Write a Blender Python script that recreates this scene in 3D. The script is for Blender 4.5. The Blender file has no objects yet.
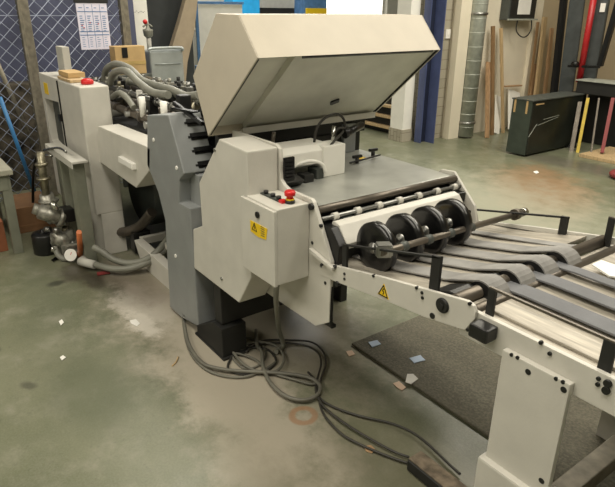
import bpy, bmesh, math, random
from mathutils import Vector, Matrix
random.seed(7)
S = bpy.context.scene
COL = S.collection
PI = math.pi

# ------------------------------------------------------------------ camera
cam_data = bpy.data.cameras.new('camera')
cam = bpy.data.objects.new('camera', cam_data)
COL.objects.link(cam)
cam_data.sensor_fit = 'HORIZONTAL'
cam_data.sensor_width = 36.0
cam_data.lens = 36.0 * 575.0 / 615.0
cam_data.clip_start = 0.05
cam_data.clip_end = 100
cam_right = Vector((0.59247755, 0.80553429, 0.00921207))
cam_up = Vector((-0.30918341, 0.2168179, 0.9259566))
cam_fwd = Vector((-0.74389244, 0.55145672, -0.37751757))
cam.matrix_world = Matrix(((cam_right.x, cam_up.x, -cam_fwd.x, 0), (cam_right.y, cam_up.y, -cam_fwd.y, 0),
                           (cam_right.z, cam_up.z, -cam_fwd.z, 1.6), (0, 0, 0, 1)))
S.camera = cam

# ------------------------------------------------------------------ light, world, exposure
S.view_settings.view_transform = 'Standard'
S.view_settings.look = 'None'
S.view_settings.gamma = 1.0
S.view_settings.use_curve_mapping = False
S.view_settings.exposure = -0.06
world = bpy.data.worlds.new('world')
S.world = world
world.use_nodes = True
world.node_tree.nodes['Background'].inputs[0].default_value = (1.0, 0.955, 0.87, 1)
world.node_tree.nodes['Background'].inputs[1].default_value = 0.85


def area(name, loc, sx, sy, power, col=(1.0, 0.935, 0.80), target=None):
    l = bpy.data.lights.new(name, 'AREA')
    l.shape = 'RECTANGLE'
    l.size = sx
    l.size_y = sy
    l.energy = power
    l.color = col
    o = bpy.data.objects.new(name, l)
    o.location = loc
    if target:
        d = Vector(target) - Vector(loc)
        o.rotation_euler = d.to_track_quat('-Z', 'Y').to_euler()
    COL.objects.link(o)
    return o


# fluorescent rows under the hall ceiling, plus one added fill lamp
area('ceiling_tubes_near', (-0.9, 0.2, 3.75), 3.4, 0.9, 100)
area('added_side_fill', (-2.6, -2.4, 3.6), 4.5, 0.9, 110)  # unseen fill, added to brighten the faces turned to the camera side
area('ceiling_tubes_machine', (-1.0, 3.4, 3.75), 5.0, 0.8, 110)
area('ceiling_tubes_wall', (-2.6, 5.6, 3.75), 3.5, 0.8, 150)
area('ceiling_tubes_left', (-4.6, 2.0, 3.75), 2.4, 0.8, 85)
area('ceiling_tubes_hall', (-9.5, 5.5, 3.75), 3.0, 3.0, 260, (1.0, 0.97, 0.9))

# ------------------------------------------------------------------ materials


def lin(c):
    r = []
    for v in c[:3]:
        v = v / 255.0
        r.append(v / 12.92 if v <= 0.04045 else ((v + 0.055) / 1.055) ** 2.4)
    return (r[0], r[1], r[2], 1.0)


def mat(name, c, rough=0.5, metal=0.0, var=0.06, scale=9.0, bump=0.0, emit=0.0, coat=0.0, stretch=None):
    m = bpy.data.materials.new(name)
    m.use_nodes = True
    nt = m.node_tree
    b = nt.nodes['Principled BSDF']
    base = lin(c)
    tc = nt.nodes.new('ShaderNodeTexCoord')
    n = nt.nodes.new('ShaderNodeTexNoise')
    n.inputs['Scale'].default_value = scale
    n.inputs['Detail'].default_value = 5
    if stretch:
        mp = nt.nodes.new('ShaderNodeMapping')
        mp.inputs['Scale'].default_value = stretch
        nt.links.new(tc.outputs['Object'], mp.inputs['Vector'])
        nt.links.new(mp.outputs['Vector'], n.inputs['Vector'])
    else:
        nt.links.new(tc.outputs['Object'], n.inputs['Vector'])
    r = nt.nodes.new('ShaderNodeValToRGB')
    r.color_ramp.elements[0].position = 0.3
    r.color_ramp.elements[1].position = 0.7
    r.color_ramp.elements[0].color = tuple(max(0, v * (1 - 2.2 * var)) for v in base[:3]) + (1,)
    r.color_ramp.elements[1].color = tuple(min(1, v * (1 + 1.6 * var)) for v in base[:3]) + (1,)
    nt.links.new(n.outputs['Fac'], r.inputs['Fac'])
    nt.links.new(r.outputs['Color'], b.inputs['Base Color'])
    b.inputs['Roughness'].default_value = rough
    b.inputs['Metallic'].default_value = metal
    if coat:
        b.inputs['Coat Weight'].default_value = coat
    if bump:
        bp = nt.nodes.new('ShaderNodeBump')
        bp.inputs['Strength'].default_value = bump
        bp.inputs['Distance'].default_value = 0.004
        n2 = nt.nodes.new('ShaderNodeTexNoise')
        n2.inputs['Scale'].default_value = scale * 12
        nt.links.new(tc.outputs['Object'], n2.inputs['Vector'])
        nt.links.new(n2.outputs['Fac'], bp.inputs['Height'])
        nt.links.new(bp.outputs['Normal'], b.inputs['Normal'])
    if emit:
        nt.links.new(r.outputs['Color'], b.inputs['Emission Color'])
        b.inputs['Emission Strength'].default_value = emit
    return m


M_ = dict(
    cream=mat('cream_paint', (204, 201, 192), 0.42, var=0.03, bump=0.08),
    hoodp=mat('beige_hood_paint', (198, 189, 172), 0.45, var=0.02, bump=0.06),
    inner=mat('grey_hood_lining', (208, 207, 196), 0.5, var=0.04),
    gray=mat('grey_paint', (140, 143, 143), 0.42, var=0.04, bump=0.06),
    dgray=mat('dark_grey_paint', (72, 76, 72), 0.5, var=0.1),
    black=mat('black_plastic', (22, 22, 22), 0.35, var=0.1),
    blackm=mat('matt_black_paint', (30, 30, 28), 0.6, var=0.1),
    tyre=mat('black_rubber', (12, 12, 13), 0.28, var=0.1, coat=0.4),
    steel=mat('brushed_steel', (150, 150, 146), 0.34, 0.9, var=0.08, stretch=(1, 14, 1)),
    table=mat('worn_steel_plate', (172, 173, 166), 0.3, 0.3, var=0.12, scale=5),
    bed=mat('scuffed_sheet_metal', (176, 169, 156), 0.45, 0.2, var=0.16, scale=6, stretch=(1, 9, 1)),
    chrome=mat('chrome', (205, 205, 200), 0.18, 1.0, var=0.03),
    rod=mat('grey_steel_rod', (104, 97, 88), 0.35, 0.6, var=0.12),
    brass=mat('brass', (150, 144, 124), 0.35, 0.8, var=0.2, scale=30),
    pump=mat('grey_castings', (160, 158, 148), 0.4, 0.6, var=0.25, scale=24),
    belt=mat('grey_belt_fabric', (112, 113, 116), 0.75, var=0.08, bump=0.15),
    belt1=mat('worn_grey_belt', (143, 141, 138), 0.65, var=0.16, bump=0.15),
    deepred=mat('deep_red_paint', (168, 32, 36), 0.4, var=0.06),
    red=mat('red_plastic', (205, 28, 30), 0.35, var=0.05),
    polyellow=mat('worn_yellow_paint', (196, 170, 60), 0.5, var=0.1),
    yellow=mat('yellow_sticker', (238, 200, 30), 0.45, var=0.02),
    hose=mat('grey_hose', (128, 128, 118), 0.45, var=0.08),
    cable=mat('grey_cable_sheath', (112, 110, 100), 0.5, var=0.1),
    cabled=mat('dark_cable_sheath', (58, 56, 51), 0.5, var=0.1),
    orange=mat('orange_plastic', (196, 112, 66), 0.5, var=0.1),
    card=mat('cardboard', (190, 160, 112), 0.85, var=0.05, bump=0.2),
    orangebox=mat('orange_brown_carton', (146, 90, 60), 0.8, var=0.07),
    brownbox=mat('brown_carton', (132, 98, 68), 0.8, var=0.08),
    wood=mat('light_timber', (190, 164, 124), 0.7, var=0.12, scale=4, stretch=(12, 12, 1)),
    woodb=mat('brown_timber', (142, 112, 78), 0.7, var=0.14, scale=4, stretch=(12, 12, 1)),
    woodr=mat('reddish_timber', (176, 142, 106), 0.7, var=0.12, scale=4, stretch=(12, 12, 1)),
    white=mat('white_paint', (240, 238, 230), 0.5, var=0.02),
    paper=mat('white_paper', (236, 234, 228), 0.8, var=0.02),
    bluecol=mat('blue_steel_paint', (74, 84, 122), 0.42, var=0.06),
    blueshade=mat('shaded_blue_steel_paint', (30, 36, 56), 0.5, var=0.06),  # column blue darkened: shade between the flanges put into the colour
    bluepipe=mat('blue_pipe_plastic', (60, 122, 176), 0.4, var=0.05),
    cyan=mat('bright_blue_plastic', (40, 160, 222), 0.5, var=0.05),
    galv=mat('galvanised_duct', (172, 176, 166), 0.45, 0.25, var=0.1, scale=14),
    post=mat('galvanised_post', (134, 128, 114), 0.5, 0.4, var=0.14, scale=20),
    wire=mat('galvanised_wire', (156, 164, 184), 0.45, 0.2, var=0.06),
    cabgreen=mat('dark_green_grey_enamel', (62, 70, 62), 0.4, var=0.1),
    cabdark=mat('black_green_enamel', (34, 38, 33), 0.35, var=0.15),
    mast=mat('grey_blue_paint', (72, 76, 76), 0.45, var=0.1),
    tabl=mat('grey_green_bench_paint', (128, 130, 116), 0.5, var=0.08),
    tablet=mat('pale_bench_top', (168, 166, 150), 0.45, var=0.08),
    maroon=mat('dark_red_paint', (134, 56, 56), 0.5, var=0.06),
    zinc=mat('zinc_sheet', (176, 182, 182), 0.36, 0.5, var=0.1, scale=5),
    soot=mat('dark_rubber_sheet', (52, 56, 52), 0.45, var=0.15, scale=6),
    pedal=mat('dusty_pedal_top', (118, 106, 90), 0.7, var=0.25, scale=30),
    bluewall=mat('blue_purple_panel', (80, 84, 108), 0.6, var=0.12, scale=2.5),
    darkpanel=mat('charcoal_panel', (60, 64, 66), 0.6, var=0.05),
    beigecur=mat('beige_sheet', (176, 160, 138), 0.6, var=0.04),
    midblue=mat('blue_board', (86, 128, 176), 0.5, var=0.1),
    palewall=mat('pale_grey_plaster', (190, 188, 180), 0.8, var=0.03),
    lit=mat('lit_window_pane', (255, 252, 240), 0.5, var=0.0, emit=2.0),
)


def coords(nt):
    g = nt.nodes.new('ShaderNodeNewGeometry')
    return g.outputs['Position']


def mixc(nt, fac, a, b):
    m = nt.nodes.new('ShaderNodeMix')
    m.data_type = 'RGBA'
    if hasattr(fac, 'links'):
        nt.links.new(fac, m.inputs[0])
    else:
        m.inputs[0].default_value = fac
    for i, v in ((6, a), (7, b)):
        if hasattr(v, 'links'):
            nt.links.new(v, m.inputs[i])
        else:
            m.inputs[i].default_value = v
    return m.outputs[2]


def mathn(nt, op, a, b=0.0, clamp=False):
    m = nt.nodes.new('ShaderNodeMath')
    m.operation = op
    m.use_clamp = clamp
    for i, v in ((0, a), (1, b)):
        if hasattr(v, 'links'):
            nt.links.new(v, m.inputs[i])
        else:
            m.inputs[i].default_value = v
    return m.outputs[0]


def noise(nt, pos, scale, detail=6, rough=0.6):
    n = nt.nodes.new('ShaderNodeTexNoise')
    n.inputs['Scale'].default_value = scale
    n.inputs['Detail'].default_value = detail
    n.inputs['Roughness'].default_value = rough
    nt.links.new(pos, n.inputs['Vector'])
    return n.outputs['Fac']


def ramp01(nt, v, lo, hi):
    m = nt.nodes.new('ShaderNodeMapRange')
    m.interpolation_type = 'SMOOTHSTEP'
    m.inputs['From Min'].default_value = lo
    m.inputs['From Max'].default_value = hi
    nt.links.new(v, m.inputs['Value'])
    return m.outputs['Result']


def floor_material():
    m = bpy.data.materials.new('worn_green_floor_paint')
    m.use_nodes = True
    nt = m.node_tree
    b = nt.nodes['Principled BSDF']
    pos = coords(nt)
    big = ramp01(nt, noise(nt, pos, 0.9), 0.35, 0.68)
    c = mixc(nt, big, lin((96, 101, 78)), lin((119, 121, 98)))
    med = ramp01(nt, noise(nt, pos, 4.5, 8, 0.7), 0.45, 0.8)
    c = mixc(nt, mathn(nt, 'MULTIPLY', med, 0.7), c, lin((152, 149, 134)))
    fine = ramp01(nt, noise(nt, pos, 26, 6, 0.7), 0.55, 0.75)
    c = mixc(nt, mathn(nt, 'MULTIPLY', fine, 0.4), c, lin((70, 74, 60)))

    grit = ramp01(nt, noise(nt, pos, 110, 3, 0.7), 0.35, 0.7)
    c = mixc(nt, mathn(nt, 'MULTIPLY', grit, 0.16), c, lin((160, 156, 142)))
    # shape masks: worn, dusty, oily and rusty places on the paint, plus light painted in
    def blob(c, x, y, rx, ry, col, strength, warp=0.35, ang=0.0, soft=0.55, ring=None):
        mp = nt.nodes.new('ShaderNodeMapping')
        mp.vector_type = 'TEXTURE'
        mp.inputs['Location'].default_value = (x, y, 0)
        mp.inputs['Rotation'].default_value = (0, 0, ang)
        mp.inputs['Scale'].default_value = (rx, ry, 1)
        nt.links.new(pos, mp.inputs['Vector'])
        ln = nt.nodes.new('ShaderNodeVectorMath')
        ln.operation = 'LENGTH'
        nt.links.new(mp.outputs['Vector'], ln.inputs[0])
        d = ln.outputs['Value']
        w = mathn(nt, 'MULTIPLY', mathn(nt, 'SUBTRACT', noise(nt, pos, 5.0, 9, 0.72), 0.5), warp * 4)
        d = mathn(nt, 'ADD', d, w)
        if ring:
            d = mathn(nt, 'ABSOLUTE', mathn(nt, 'SUBTRACT', d, 1.0))
            f = ramp01(nt, d, ring, ring * 0.4)
        else:
            f = ramp01(nt, d, 1.0 + soft * 0.5, 1.0 - soft)
        return mixc(nt, mathn(nt, 'MULTIPLY', f, strength), c, lin(col))
    c = blob(c, -2.55, 1.35, 1.0, 0.62, (170, 162, 146), 0.85, 0.5)
    c = blob(c, -1.75, 0.98, 0.75, 0.22, (172, 165, 149), 0.75, 0.5, ang=-0.3)
    c = blob(c, -1.2, 1.0, 0.5, 0.3, (138, 132, 116), 0.5, 0.5)
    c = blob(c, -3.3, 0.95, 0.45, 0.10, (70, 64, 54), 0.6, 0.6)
    c = blob(c, -2.0, 1.05, 0.75, 0.26, (176, 168, 152), 0.8, 0.5)
    c = blob(c, -2.95, 0.98, 0.34, 0.14, (200, 194, 182), 0.7, 0.7)  # this and the next: bright streaks, highlights painted into the floor colour
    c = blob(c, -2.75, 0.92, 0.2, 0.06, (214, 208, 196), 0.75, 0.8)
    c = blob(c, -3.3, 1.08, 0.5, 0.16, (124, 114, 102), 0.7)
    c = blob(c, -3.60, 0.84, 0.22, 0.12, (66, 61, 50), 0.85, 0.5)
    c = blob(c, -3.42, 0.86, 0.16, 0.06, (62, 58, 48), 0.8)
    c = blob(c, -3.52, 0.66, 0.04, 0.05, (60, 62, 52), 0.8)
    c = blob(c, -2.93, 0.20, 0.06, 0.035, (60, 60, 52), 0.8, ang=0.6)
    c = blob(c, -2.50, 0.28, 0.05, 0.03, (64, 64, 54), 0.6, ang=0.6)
    c = blob(c, -2.3, 0.5, 0.35, 0.2, (76, 84, 60), 0.45)
    c = blob(c, -1.605, 1.175, 0.05, 0.05, (156, 112, 76), 0.6, 0.2, ring=0.4)
    c = blob(c, -3.0, 5.0, 1.0, 0.5, (166, 126, 92), 0.6, 0.5, ang=2.2)
    c = blob(c, -3.3, 6.2, 0.9, 0.25, (96, 92, 82), 0.7, 0.4)
    c = blob(c, -3.2, 3.6, 1.9, 1.6, (168, 169, 152), 0.75, 0.3)  # stronger light on the back floor, painted in as a paler patch
    c = blob(c, -0.9, 1.35, 0.8, 0.22, (112, 108, 90), 0.5, 0.3)
    nt.links.new(c, b.inputs['Base Color'])
    rr = nt.nodes.new('ShaderNodeMapRange')
    rr.inputs['To Min'].default_value = 0.2
    rr.inputs['To Max'].default_value = 0.5
    nt.links.new(noise(nt, pos, 3.0), rr.inputs['Value'])
    nt.links.new(rr.outputs['Result'], b.inputs['Roughness'])
    bp = nt.nodes.new('ShaderNodeBump')
    bp.inputs['Strength'].default_value = 0.12
    bp.inputs['Distance'].default_value = 0.01
    nt.links.new(noise(nt, pos, 14, 6), bp.inputs['Height'])
    nt.links.new(bp.outputs['Normal'], b.inputs['Normal'])
    return m


def brick_material(name, c1, c2, mortar, sc, rot):
    m = bpy.data.materials.new(name)
    m.use_nodes = True
    nt = m.node_tree
    b = nt.nodes['Principled BSDF']
    mp = nt.nodes.new('ShaderNodeMapping')
    mp.inputs['Rotation'].default_value = rot
    nt.links.new(coords(nt), mp.inputs['Vector'])
    br = nt.nodes.new('ShaderNodeTexBrick')
    br.inputs['Color1'].default_value = lin(c1)
    br.inputs['Color2'].default_value = lin(c2)
    br.inputs['Mortar'].default_value = lin(mortar)
    br.inputs['Scale'].default_value = sc
    br.inputs['Mortar Size'].default_value = 0.012
    nt.links.new(mp.outputs['Vector'], br.inputs['Vector'])
    nt.links.new(br.outputs['Color'], b.inputs['Base Color'])
    b.inputs['Roughness'].default_value = 0.8
    return m


def mat_material():
    m = bpy.data.materials.new('ribbed_rubber_matting')
    m.use_nodes = True
    nt = m.node_tree
    b = nt.nodes['Principled BSDF']
    pos = coords(nt)
    c = mixc(nt, ramp01(nt, noise(nt, pos, 90, 3), 0.35, 0.7), lin((80, 77, 64)), lin((108, 104, 88)))
    c = mixc(nt, mathn(nt, 'MULTIPLY', ramp01(nt, noise(nt, pos, 3), 0.4, 0.7), 0.3), c, lin((122, 116, 98)))
    nt.links.new(c, b.inputs['Base Color'])
    b.inputs['Roughness'].default_value = 0.75
    bp = nt.nodes.new('ShaderNodeBump')
    bp.inputs['Strength'].default_value = 0.5
    bp.inputs['Distance'].default_value = 0.004
    nt.links.new(noise(nt, pos, 120, 2), bp.inputs['Height'])
    nt.links.new(bp.outputs['Normal'], b.inputs['Normal'])
    return m


# ------------------------------------------------------------------ mesh builder
WLOC = {}


class MB:
    def __init__(self):
        self.bm = bmesh.new()

    def _merge(self, t):
        me = bpy.data.meshes.new('tmp')
        t.to_mesh(me)
        t.free()
        self.bm.from_mesh(me)
        bpy.data.meshes.remove(me)
        return self

    def box(self, x0, x1, y0, y1, z0, z1, bev=0.0, seg=2):
        t = bmesh.new()
        bmesh.ops.create_cube(t, size=1)
        bmesh.ops.scale(t, vec=(abs(x1 - x0), abs(y1 - y0), abs(z1 - z0)), verts=t.verts)
        bmesh.ops.translate(t, vec=((x0 + x1) / 2, (y0 + y1) / 2, (z0 + z1) / 2), verts=t.verts)
        if bev:
            bmesh.ops.bevel(t, geom=t.edges[:], offset=bev, segments=seg, profile=0.6, affect='EDGES')
        return self._merge(t)

    def beam(self, p0, p1, w, h, up=(0, 0, 1), bev=0.0):
        """rectangular bar from p0 to p1"""
        p0 = Vector(p0)
        p1 = Vector(p1)
        d = p1 - p0
        L = d.length
        z = d.normalized()
        u = Vector(up)
        x = z.cross(u)
        if x.length < 1e-4:
            x = z.cross(Vector((1, 0, 0)))
        x.normalize()
        y = z.cross(x).normalized()
        t = bmesh.new()
        bmesh.ops.create_cube(t, size=1)
        bmesh.ops.scale(t, vec=(w, h, L), verts=t.verts)
        if bev:
            bmesh.ops.bevel(t, geom=t.edges[:], offset=bev, segments=2, affect='EDGES')
        c = (p0 + p1) / 2
        mt = Matrix(((x.x, y.x, z.x, c.x), (x.y, y.y, z.y, c.y), (x.z, y.z, z.z, c.z), (0, 0, 0, 1)))
        bmesh.ops.transform(t, matrix=mt, verts=t.verts)
        bmesh.ops.recalc_face_normals(t, faces=t.faces)
        return self._merge(t)

    def prism(self, poly, a, b, axis='y', bev=0.0, seg=2):
        """poly of 2D points extruded along an axis from a to b (y: points are x,z; x: y,z; z: x,y)"""
        def P(p, v):
            return {'y': (p[0], v, p[1]), 'x': (v, p[0], p[1]), 'z': (p[0], p[1], v)}[axis]
        t = bmesh.new()
        va = [t.verts.new(P(p, a)) for p in poly]
        vb = [t.verts.new(P(p, b)) for p in poly]
        t.faces.new(va)
        t.faces.new(vb[::-1])
        n = len(poly)
        for i in range(n):
            t.faces.new((va[i], vb[i], vb[(i + 1) % n], va[(i + 1) % n]))
        bmesh.ops.recalc_face_normals(t, faces=t.faces)
        if bev:
            bmesh.ops.bevel(t, geom=t.edges[:], offset=bev, segments=seg, profile=0.6, affect='EDGES')
        return self._merge(t)

    def cyl(self, p0, p1, r, r2=None, seg=20, bev=0.0):
        p0 = Vector(p0)
        p1 = Vector(p1)
        d = p1 - p0
        t = bmesh.new()
        bmesh.ops.create_cone(t, cap_ends=True, segments=seg, radius1=r, radius2=r if r2 is None else r2, depth=d.length)
        if bev:
            e = [e for e in t.edges if abs(e.verts[0].co.z - e.verts[1].co.z) < 1e-6]
            bmesh.ops.bevel(t, geom=e, offset=bev, segments=2, affect='EDGES')
        q = d.to_track_quat('Z', 'Y').to_matrix().to_4x4()
        bmesh.ops.transform(t, matrix=Matrix.Translation((p0 + p1) / 2) @ q, verts=t.verts)
        for f in t.faces:
            if len(f.verts) == 4:
                f.smooth = True
        return self._merge(t)

    def sph(self, c, r, sc=(1, 1, 1), seg=16):
        t = bmesh.new()
        bmesh.ops.create_uvsphere(t, u_segments=seg, v_segments=seg // 2 + 2, radius=r)
        bmesh.ops.scale(t, vec=sc, verts=t.verts)
        bmesh.ops.translate(t, vec=c, verts=t.verts)
        for f in t.faces:
            f.smooth = True
        return self._merge(t)

    def tube(self, pts, r, seg=10, smooth=True, sub=6):
        P = [Vector(p) for p in pts]
        if smooth and len(P) > 2:
            Q = []
            for i in range(len(P) - 1):
                a = P[max(i - 1, 0)]
                b = P[i]
                c = P[i + 1]
                d = P[min(i + 2, len(P) - 1)]
                for k in range(sub):
                    s = k / sub
                    Q.append(0.5 * ((2 * b) + (c - a) * s + (2 * a - 5 * b + 4 * c - d) * s * s + (3 * b - a - 3 * c + d) * s ** 3))
            Q.append(P[-1])
            P = Q
        t = bmesh.new()
        up = None
        rings = []
        for i, p in enumerate(P):
            d = (P[min(i + 1, len(P) - 1)] - P[max(i - 1, 0)]).normalized()
            if up is None:
                up = d.orthogonal().normalized()
            up = (up - d * up.dot(d))
            if up.length < 1e-6:
                up = d.orthogonal()
            up.normalize()
            s = d.cross(up)
            rings.append([t.verts.new(p + (up * math.cos(a) + s * math.sin(a)) * r) for a in [2 * PI * k / seg for k in range(seg)]])
        for i in range(len(rings) - 1):
            for k in range(seg):
                f = t.faces.new((rings[i][k], rings[i][(k + 1) % seg], rings[i + 1][(k + 1) % seg], rings[i + 1][k]))
                f.smooth = True
        t.faces.new(rings[0][::-1])
        t.faces.new(rings[-1])
        bmesh.ops.recalc_face_normals(t, faces=t.faces)
        return self._merge(t)

    def lathe(self, c, prof, axis='z', seg=24):
        """prof: (radius, height) pairs around an axis through c"""
        t = bmesh.new()
        rings = []
        for (r, h) in prof:
            ring = []
            for k in range(seg):
                a = 2 * PI * k / seg
                u, v = r * math.cos(a), r * math.sin(a)
                p = {'z': (u, v, h), 'y': (u, h, v), 'x': (h, u, v)}[axis]
                ring.append(t.verts.new((c[0] + p[0], c[1] + p[1], c[2] + p[2])))
            rings.append(ring)
        for i in range(len(rings) - 1):
            for k in range(seg):
                t.faces.new((rings[i][k], rings[i][(k + 1) % seg], rings[i + 1][(k + 1) % seg], rings[i + 1][k]))
        t.faces.new(rings[0][::-1])
        t.faces.new(rings[-1])
        bmesh.ops.recalc_face_normals(t, faces=t.faces)
        for f in t.faces:
            if len(f.verts) == 4:
                f.smooth = True
        return self._merge(t)

    def strip(self, path, y0, y1, th):
        """flat band following a path in the xz plane"""
        n = len(path)
        top, bot = [], []
        for i in range(n):
            a = Vector(path[max(i - 1, 0)])
            b = Vector(path[min(i + 1, n - 1)])
            d = (b - a).normalized()
            nn = Vector((-d.y, d.x)) * th / 2
            p = Vector(path[i])
            top.append(p + nn)
            bot.append(p - nn)
        t = bmesh.new()
        rows = [[t.verts.new((q.x, y, q.y)) for (q, y) in ((top[i], y0), (top[i], y1), (bot[i], y1), (bot[i], y0))] for i in range(n)]
        for i in range(n - 1):
            for k in range(4):
                t.faces.new((rows[i][k], rows[i][(k + 1) % 4], rows[i + 1][(k + 1) % 4], rows[i + 1][k]))
        t.faces.new(rows[0])
        t.faces.new(rows[-1][::-1])
        bmesh.ops.recalc_face_normals(t, faces=t.faces)
        return self._merge(t)

    def put(self, name, m, parent=None, label=None):
        co = [v.co for v in self.bm.verts]
        lo = Vector((min(c.x for c in co), min(c.y for c in co), min(c.z for c in co)))
        hi = Vector((max(c.x for c in co), max(c.y for c in co), max(c.z for c in co)))
        o0 = Vector(((lo.x + hi.x) / 2, (lo.y + hi.y) / 2, lo.z))
        bmesh.ops.translate(self.bm, vec=-o0, verts=self.bm.verts)
        me = bpy.data.meshes.new(name)
        self.bm.to_mesh(me)
        self.bm.free()
        o = bpy.data.objects.new(name, me)
        me.materials.append(M_[m] if isinstance(m, str) else m)
        COL.objects.link(o)
        if parent:
            o.parent = parent
            o.location = o0 - WLOC[parent.name]
        else:
            o.location = o0
        WLOC[o.name] = o0
        if label:
            o['label'] = label
        return o


def thing(name, label, cat, loc, group=None):
    o = bpy.data.objects.new(name, None)
    o.empty_display_size = 0.1
    COL.objects.link(o)
    o.location = loc
    WLOC[o.name] = Vector(loc)
    o['label'] = label
    o['category'] = cat
    if group:
        o['group'] = group
    return o


def tag(o, label, cat, group=None):
    o['label'] = label
    o['category'] = cat
    if group:
        o['group'] = group
    return o


def struct(o):
    o['kind'] = 'structure'
    return o


# ------------------------------------------------------------------ the hall
struct(MB().box(-12.8, 4, -4, 12, -0.1, 0).put('floor', floor_material()))
M_['brickg'] = brick_material('grey_block_wall', (160, 154, 136), (170, 163, 146), (112, 106, 92), 4.2, (PI / 2, 0, PI / 2))
M_['walls'] = mat('cream_wall_paint', (228, 219, 198), 0.75, var=0.03, scale=3)
M_['wallt'] = mat('tan_wall_paint', (184, 168, 140), 0.75, var=0.03, scale=3)
# wall behind the duct and the fuse box, with the pier end by the blue column
struct(MB().box(-5.4, -5.14, 6.10, 12, 0, 4).put('wall_back', 'walls'))
struct(MB().box(-5.4, -5.2, 5.72, 6.10, 0, 4).put('wall_pier', 'brickg'))
struct(MB().box(-5.50, -5.27, 5.42, 5.58, 0.16, 4).put('wall_opening', 'white'))
struct(MB().box(-5.51, -5.26, 5.41, 5.59, 0, 0.16).put('baseboard_opening', 'brickg'))
struct(MB().box(-5.14, -5.04, 6.06, 6.26, 0, 4, 0.004).put('trim_1', 'walls'))
struct(MB().box(-5.14, -5.08, 7.70, 7.86, 0, 4, 0.004).put('trim_2', 'walls'))
struct(MB().box(-5.14, -5.10, 7.86, 12, 0, 4, 0.004).put('trim_3', 'wallt'))
struct(MB().box(-5.12, 4, 9.4, 9.6, 0, 4).put('wall_right', 'wallt'))
struct(MB().box(-12.8, -12.6, -4, 12, 0, 4).put('wall_far', 'palewall'))
struct(MB().box(-12.8, 4, -4.2, -4, 0, 4).put('wall_near', 'palewall'))
struct(MB().box(4, 4.2, -4, 12, 0, 4).put('wall_camera', 'palewall'))
struct(MB().box(-12.8, 4.2, -4.2, 12, 4.0, 4.1).put('ceiling', 'palewall'))
struct(MB().box(-12.6, -5.4, 12, 12.2, 0, 4).put('wall_side', 'palewall'))

# blue H-section steel column
t = thing('steel_column', 'blue painted H-section steel column at the end of the block wall', 'column', (-5.1, 5.64, 0))
MB().box(-5.20, -5.09, 5.575, 5.59, 0, 3.98, 0.003).put('flange', 'bluecol', t)
MB().box(-5.16, -5.13, 5.59, 5.70, 0, 3.98, 0.003).put('web', 'blueshade', t)
MB().box(-5.20, -4.98, 5.70, 5.715, 0, 3.98, 0.003).put('flange', 'bluecol', t)

# spiral duct
t = thing('spiral_duct', 'round galvanised spiral duct rising beside the cream wall pilaster', 'duct', (-5.02, 6.37, 0))
d = MB().cyl((-5.02, 6.37, 0.02), (-5.02, 6.37, 3.98), 0.108, seg=28)
for k in range(22):
    d.lathe((-5.02, 6.37, 0.15 + k * 0.17), [(0.108, -0.006), (0.112, 0), (0.108, 0.006)], seg=28)
d.put('duct_pipe', 'galv', t)
MB().lathe((-5.02, 6.37, 0.19), [(0.108, 0), (0.124, 0.002), (0.124, 0.03), (0.108, 0.032)], seg=28).put('clamp', 'steel', t)
MB().box(-5.13, -5.08, 6.24, 6.30, 0.195, 0.22).put('bracket', 'steel', t)
MB().lathe((-5.02, 6.37, 1.55), [(0.108, 0), (0.122, 0.002), (0.122, 0.03), (0.108, 0.032)], seg=28).put('clamp', 'steel', t)
MB().box(-5.13, -5.08, 6.24, 6.30, 1.555, 1.58).put('bracket', 'steel', t)

# timber leaning against the wall


def plank(p0, p1, w, h, m, label, name='timber_plank', group='timber planks leaning on the cream wall'):
    o = MB().beam(p0, p1, w, h, up=(1, 0, 0), bev=0.003).put(name, m)
    return tag(o, label, 'plank')


plank((-4.811, 6.585, 0.0), (-5.05, 6.724, 0.966), 0.07, 0.03, 'woodr', 'pale orange plank leaning right next to the round duct')
plank((-4.901, 6.812, 0.0), (-5.05, 6.736, 1.417), 0.06, 0.03, 'woodb', 'dark brown plank leaning second from the round duct')
plank((-4.902, 7.062, 0.0), (-5.05, 6.911, 1.391), 0.045, 0.03, 'wood', 'narrow timber strip leaning third from the round duct')
tag(MB().beam((-4.909, 6.924, -0.0), (-5.1, 7.11, 0.486), 0.12, 0.02, up=(1, 0, 0), bev=.003).put('hardboard_sheet', 'white'), 'low white board on edge between the dark brown plank and the narrow strip', 'board')
tag(MB().beam((-4.903, 7.32, 0.0), (-5.1, 7.472, 0.53), 0.28, 0.03, up=(1, 0, 0), bev=.003).put('leaning_board', 'white'), 'white panel stood on edge below the fuse box', 'board')
tag(MB().beam((-5.06, 7.186, 0.616), (-5.06, 7.564, 0.606), 0.05, 0.02, bev=.003).put('timber_strip', 'woodr'), 'reddish strip of timber lying on top of the white panel', 'plank')
plank((-4.888, 7.612, 0.0), (-4.98, 7.707, 0.903), 0.06, 0.03, 'woodb', 'short brown plank leftmost of the bundle under the fuse box')
plank((-4.847, 7.675, 0.0), (-4.98, 7.776, 1.528), 0.085, 0.035, 'wood', 'tallest pale timber plank of the bundle right of the fuse box')
plank((-4.951, 7.656, 0.0), (-4.98, 7.627, 1.464), 0.05, 0.02, 'woodb', 'brown plank leaning just left of the tallest pale plank')
plank((-4.864, 7.928, 0.0), (-4.98, 7.99, 1.382), 0.07, 0.03, 'woodr', 'reddish plank leaning behind the tallest pale one')
plank((-4.851, 8.091, 0.0), (-4.98, 8.141, 1.3), 0.035, 0.03, 'wood', 'thin pale strip leaning rightmost of the timber bundle')

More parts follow.
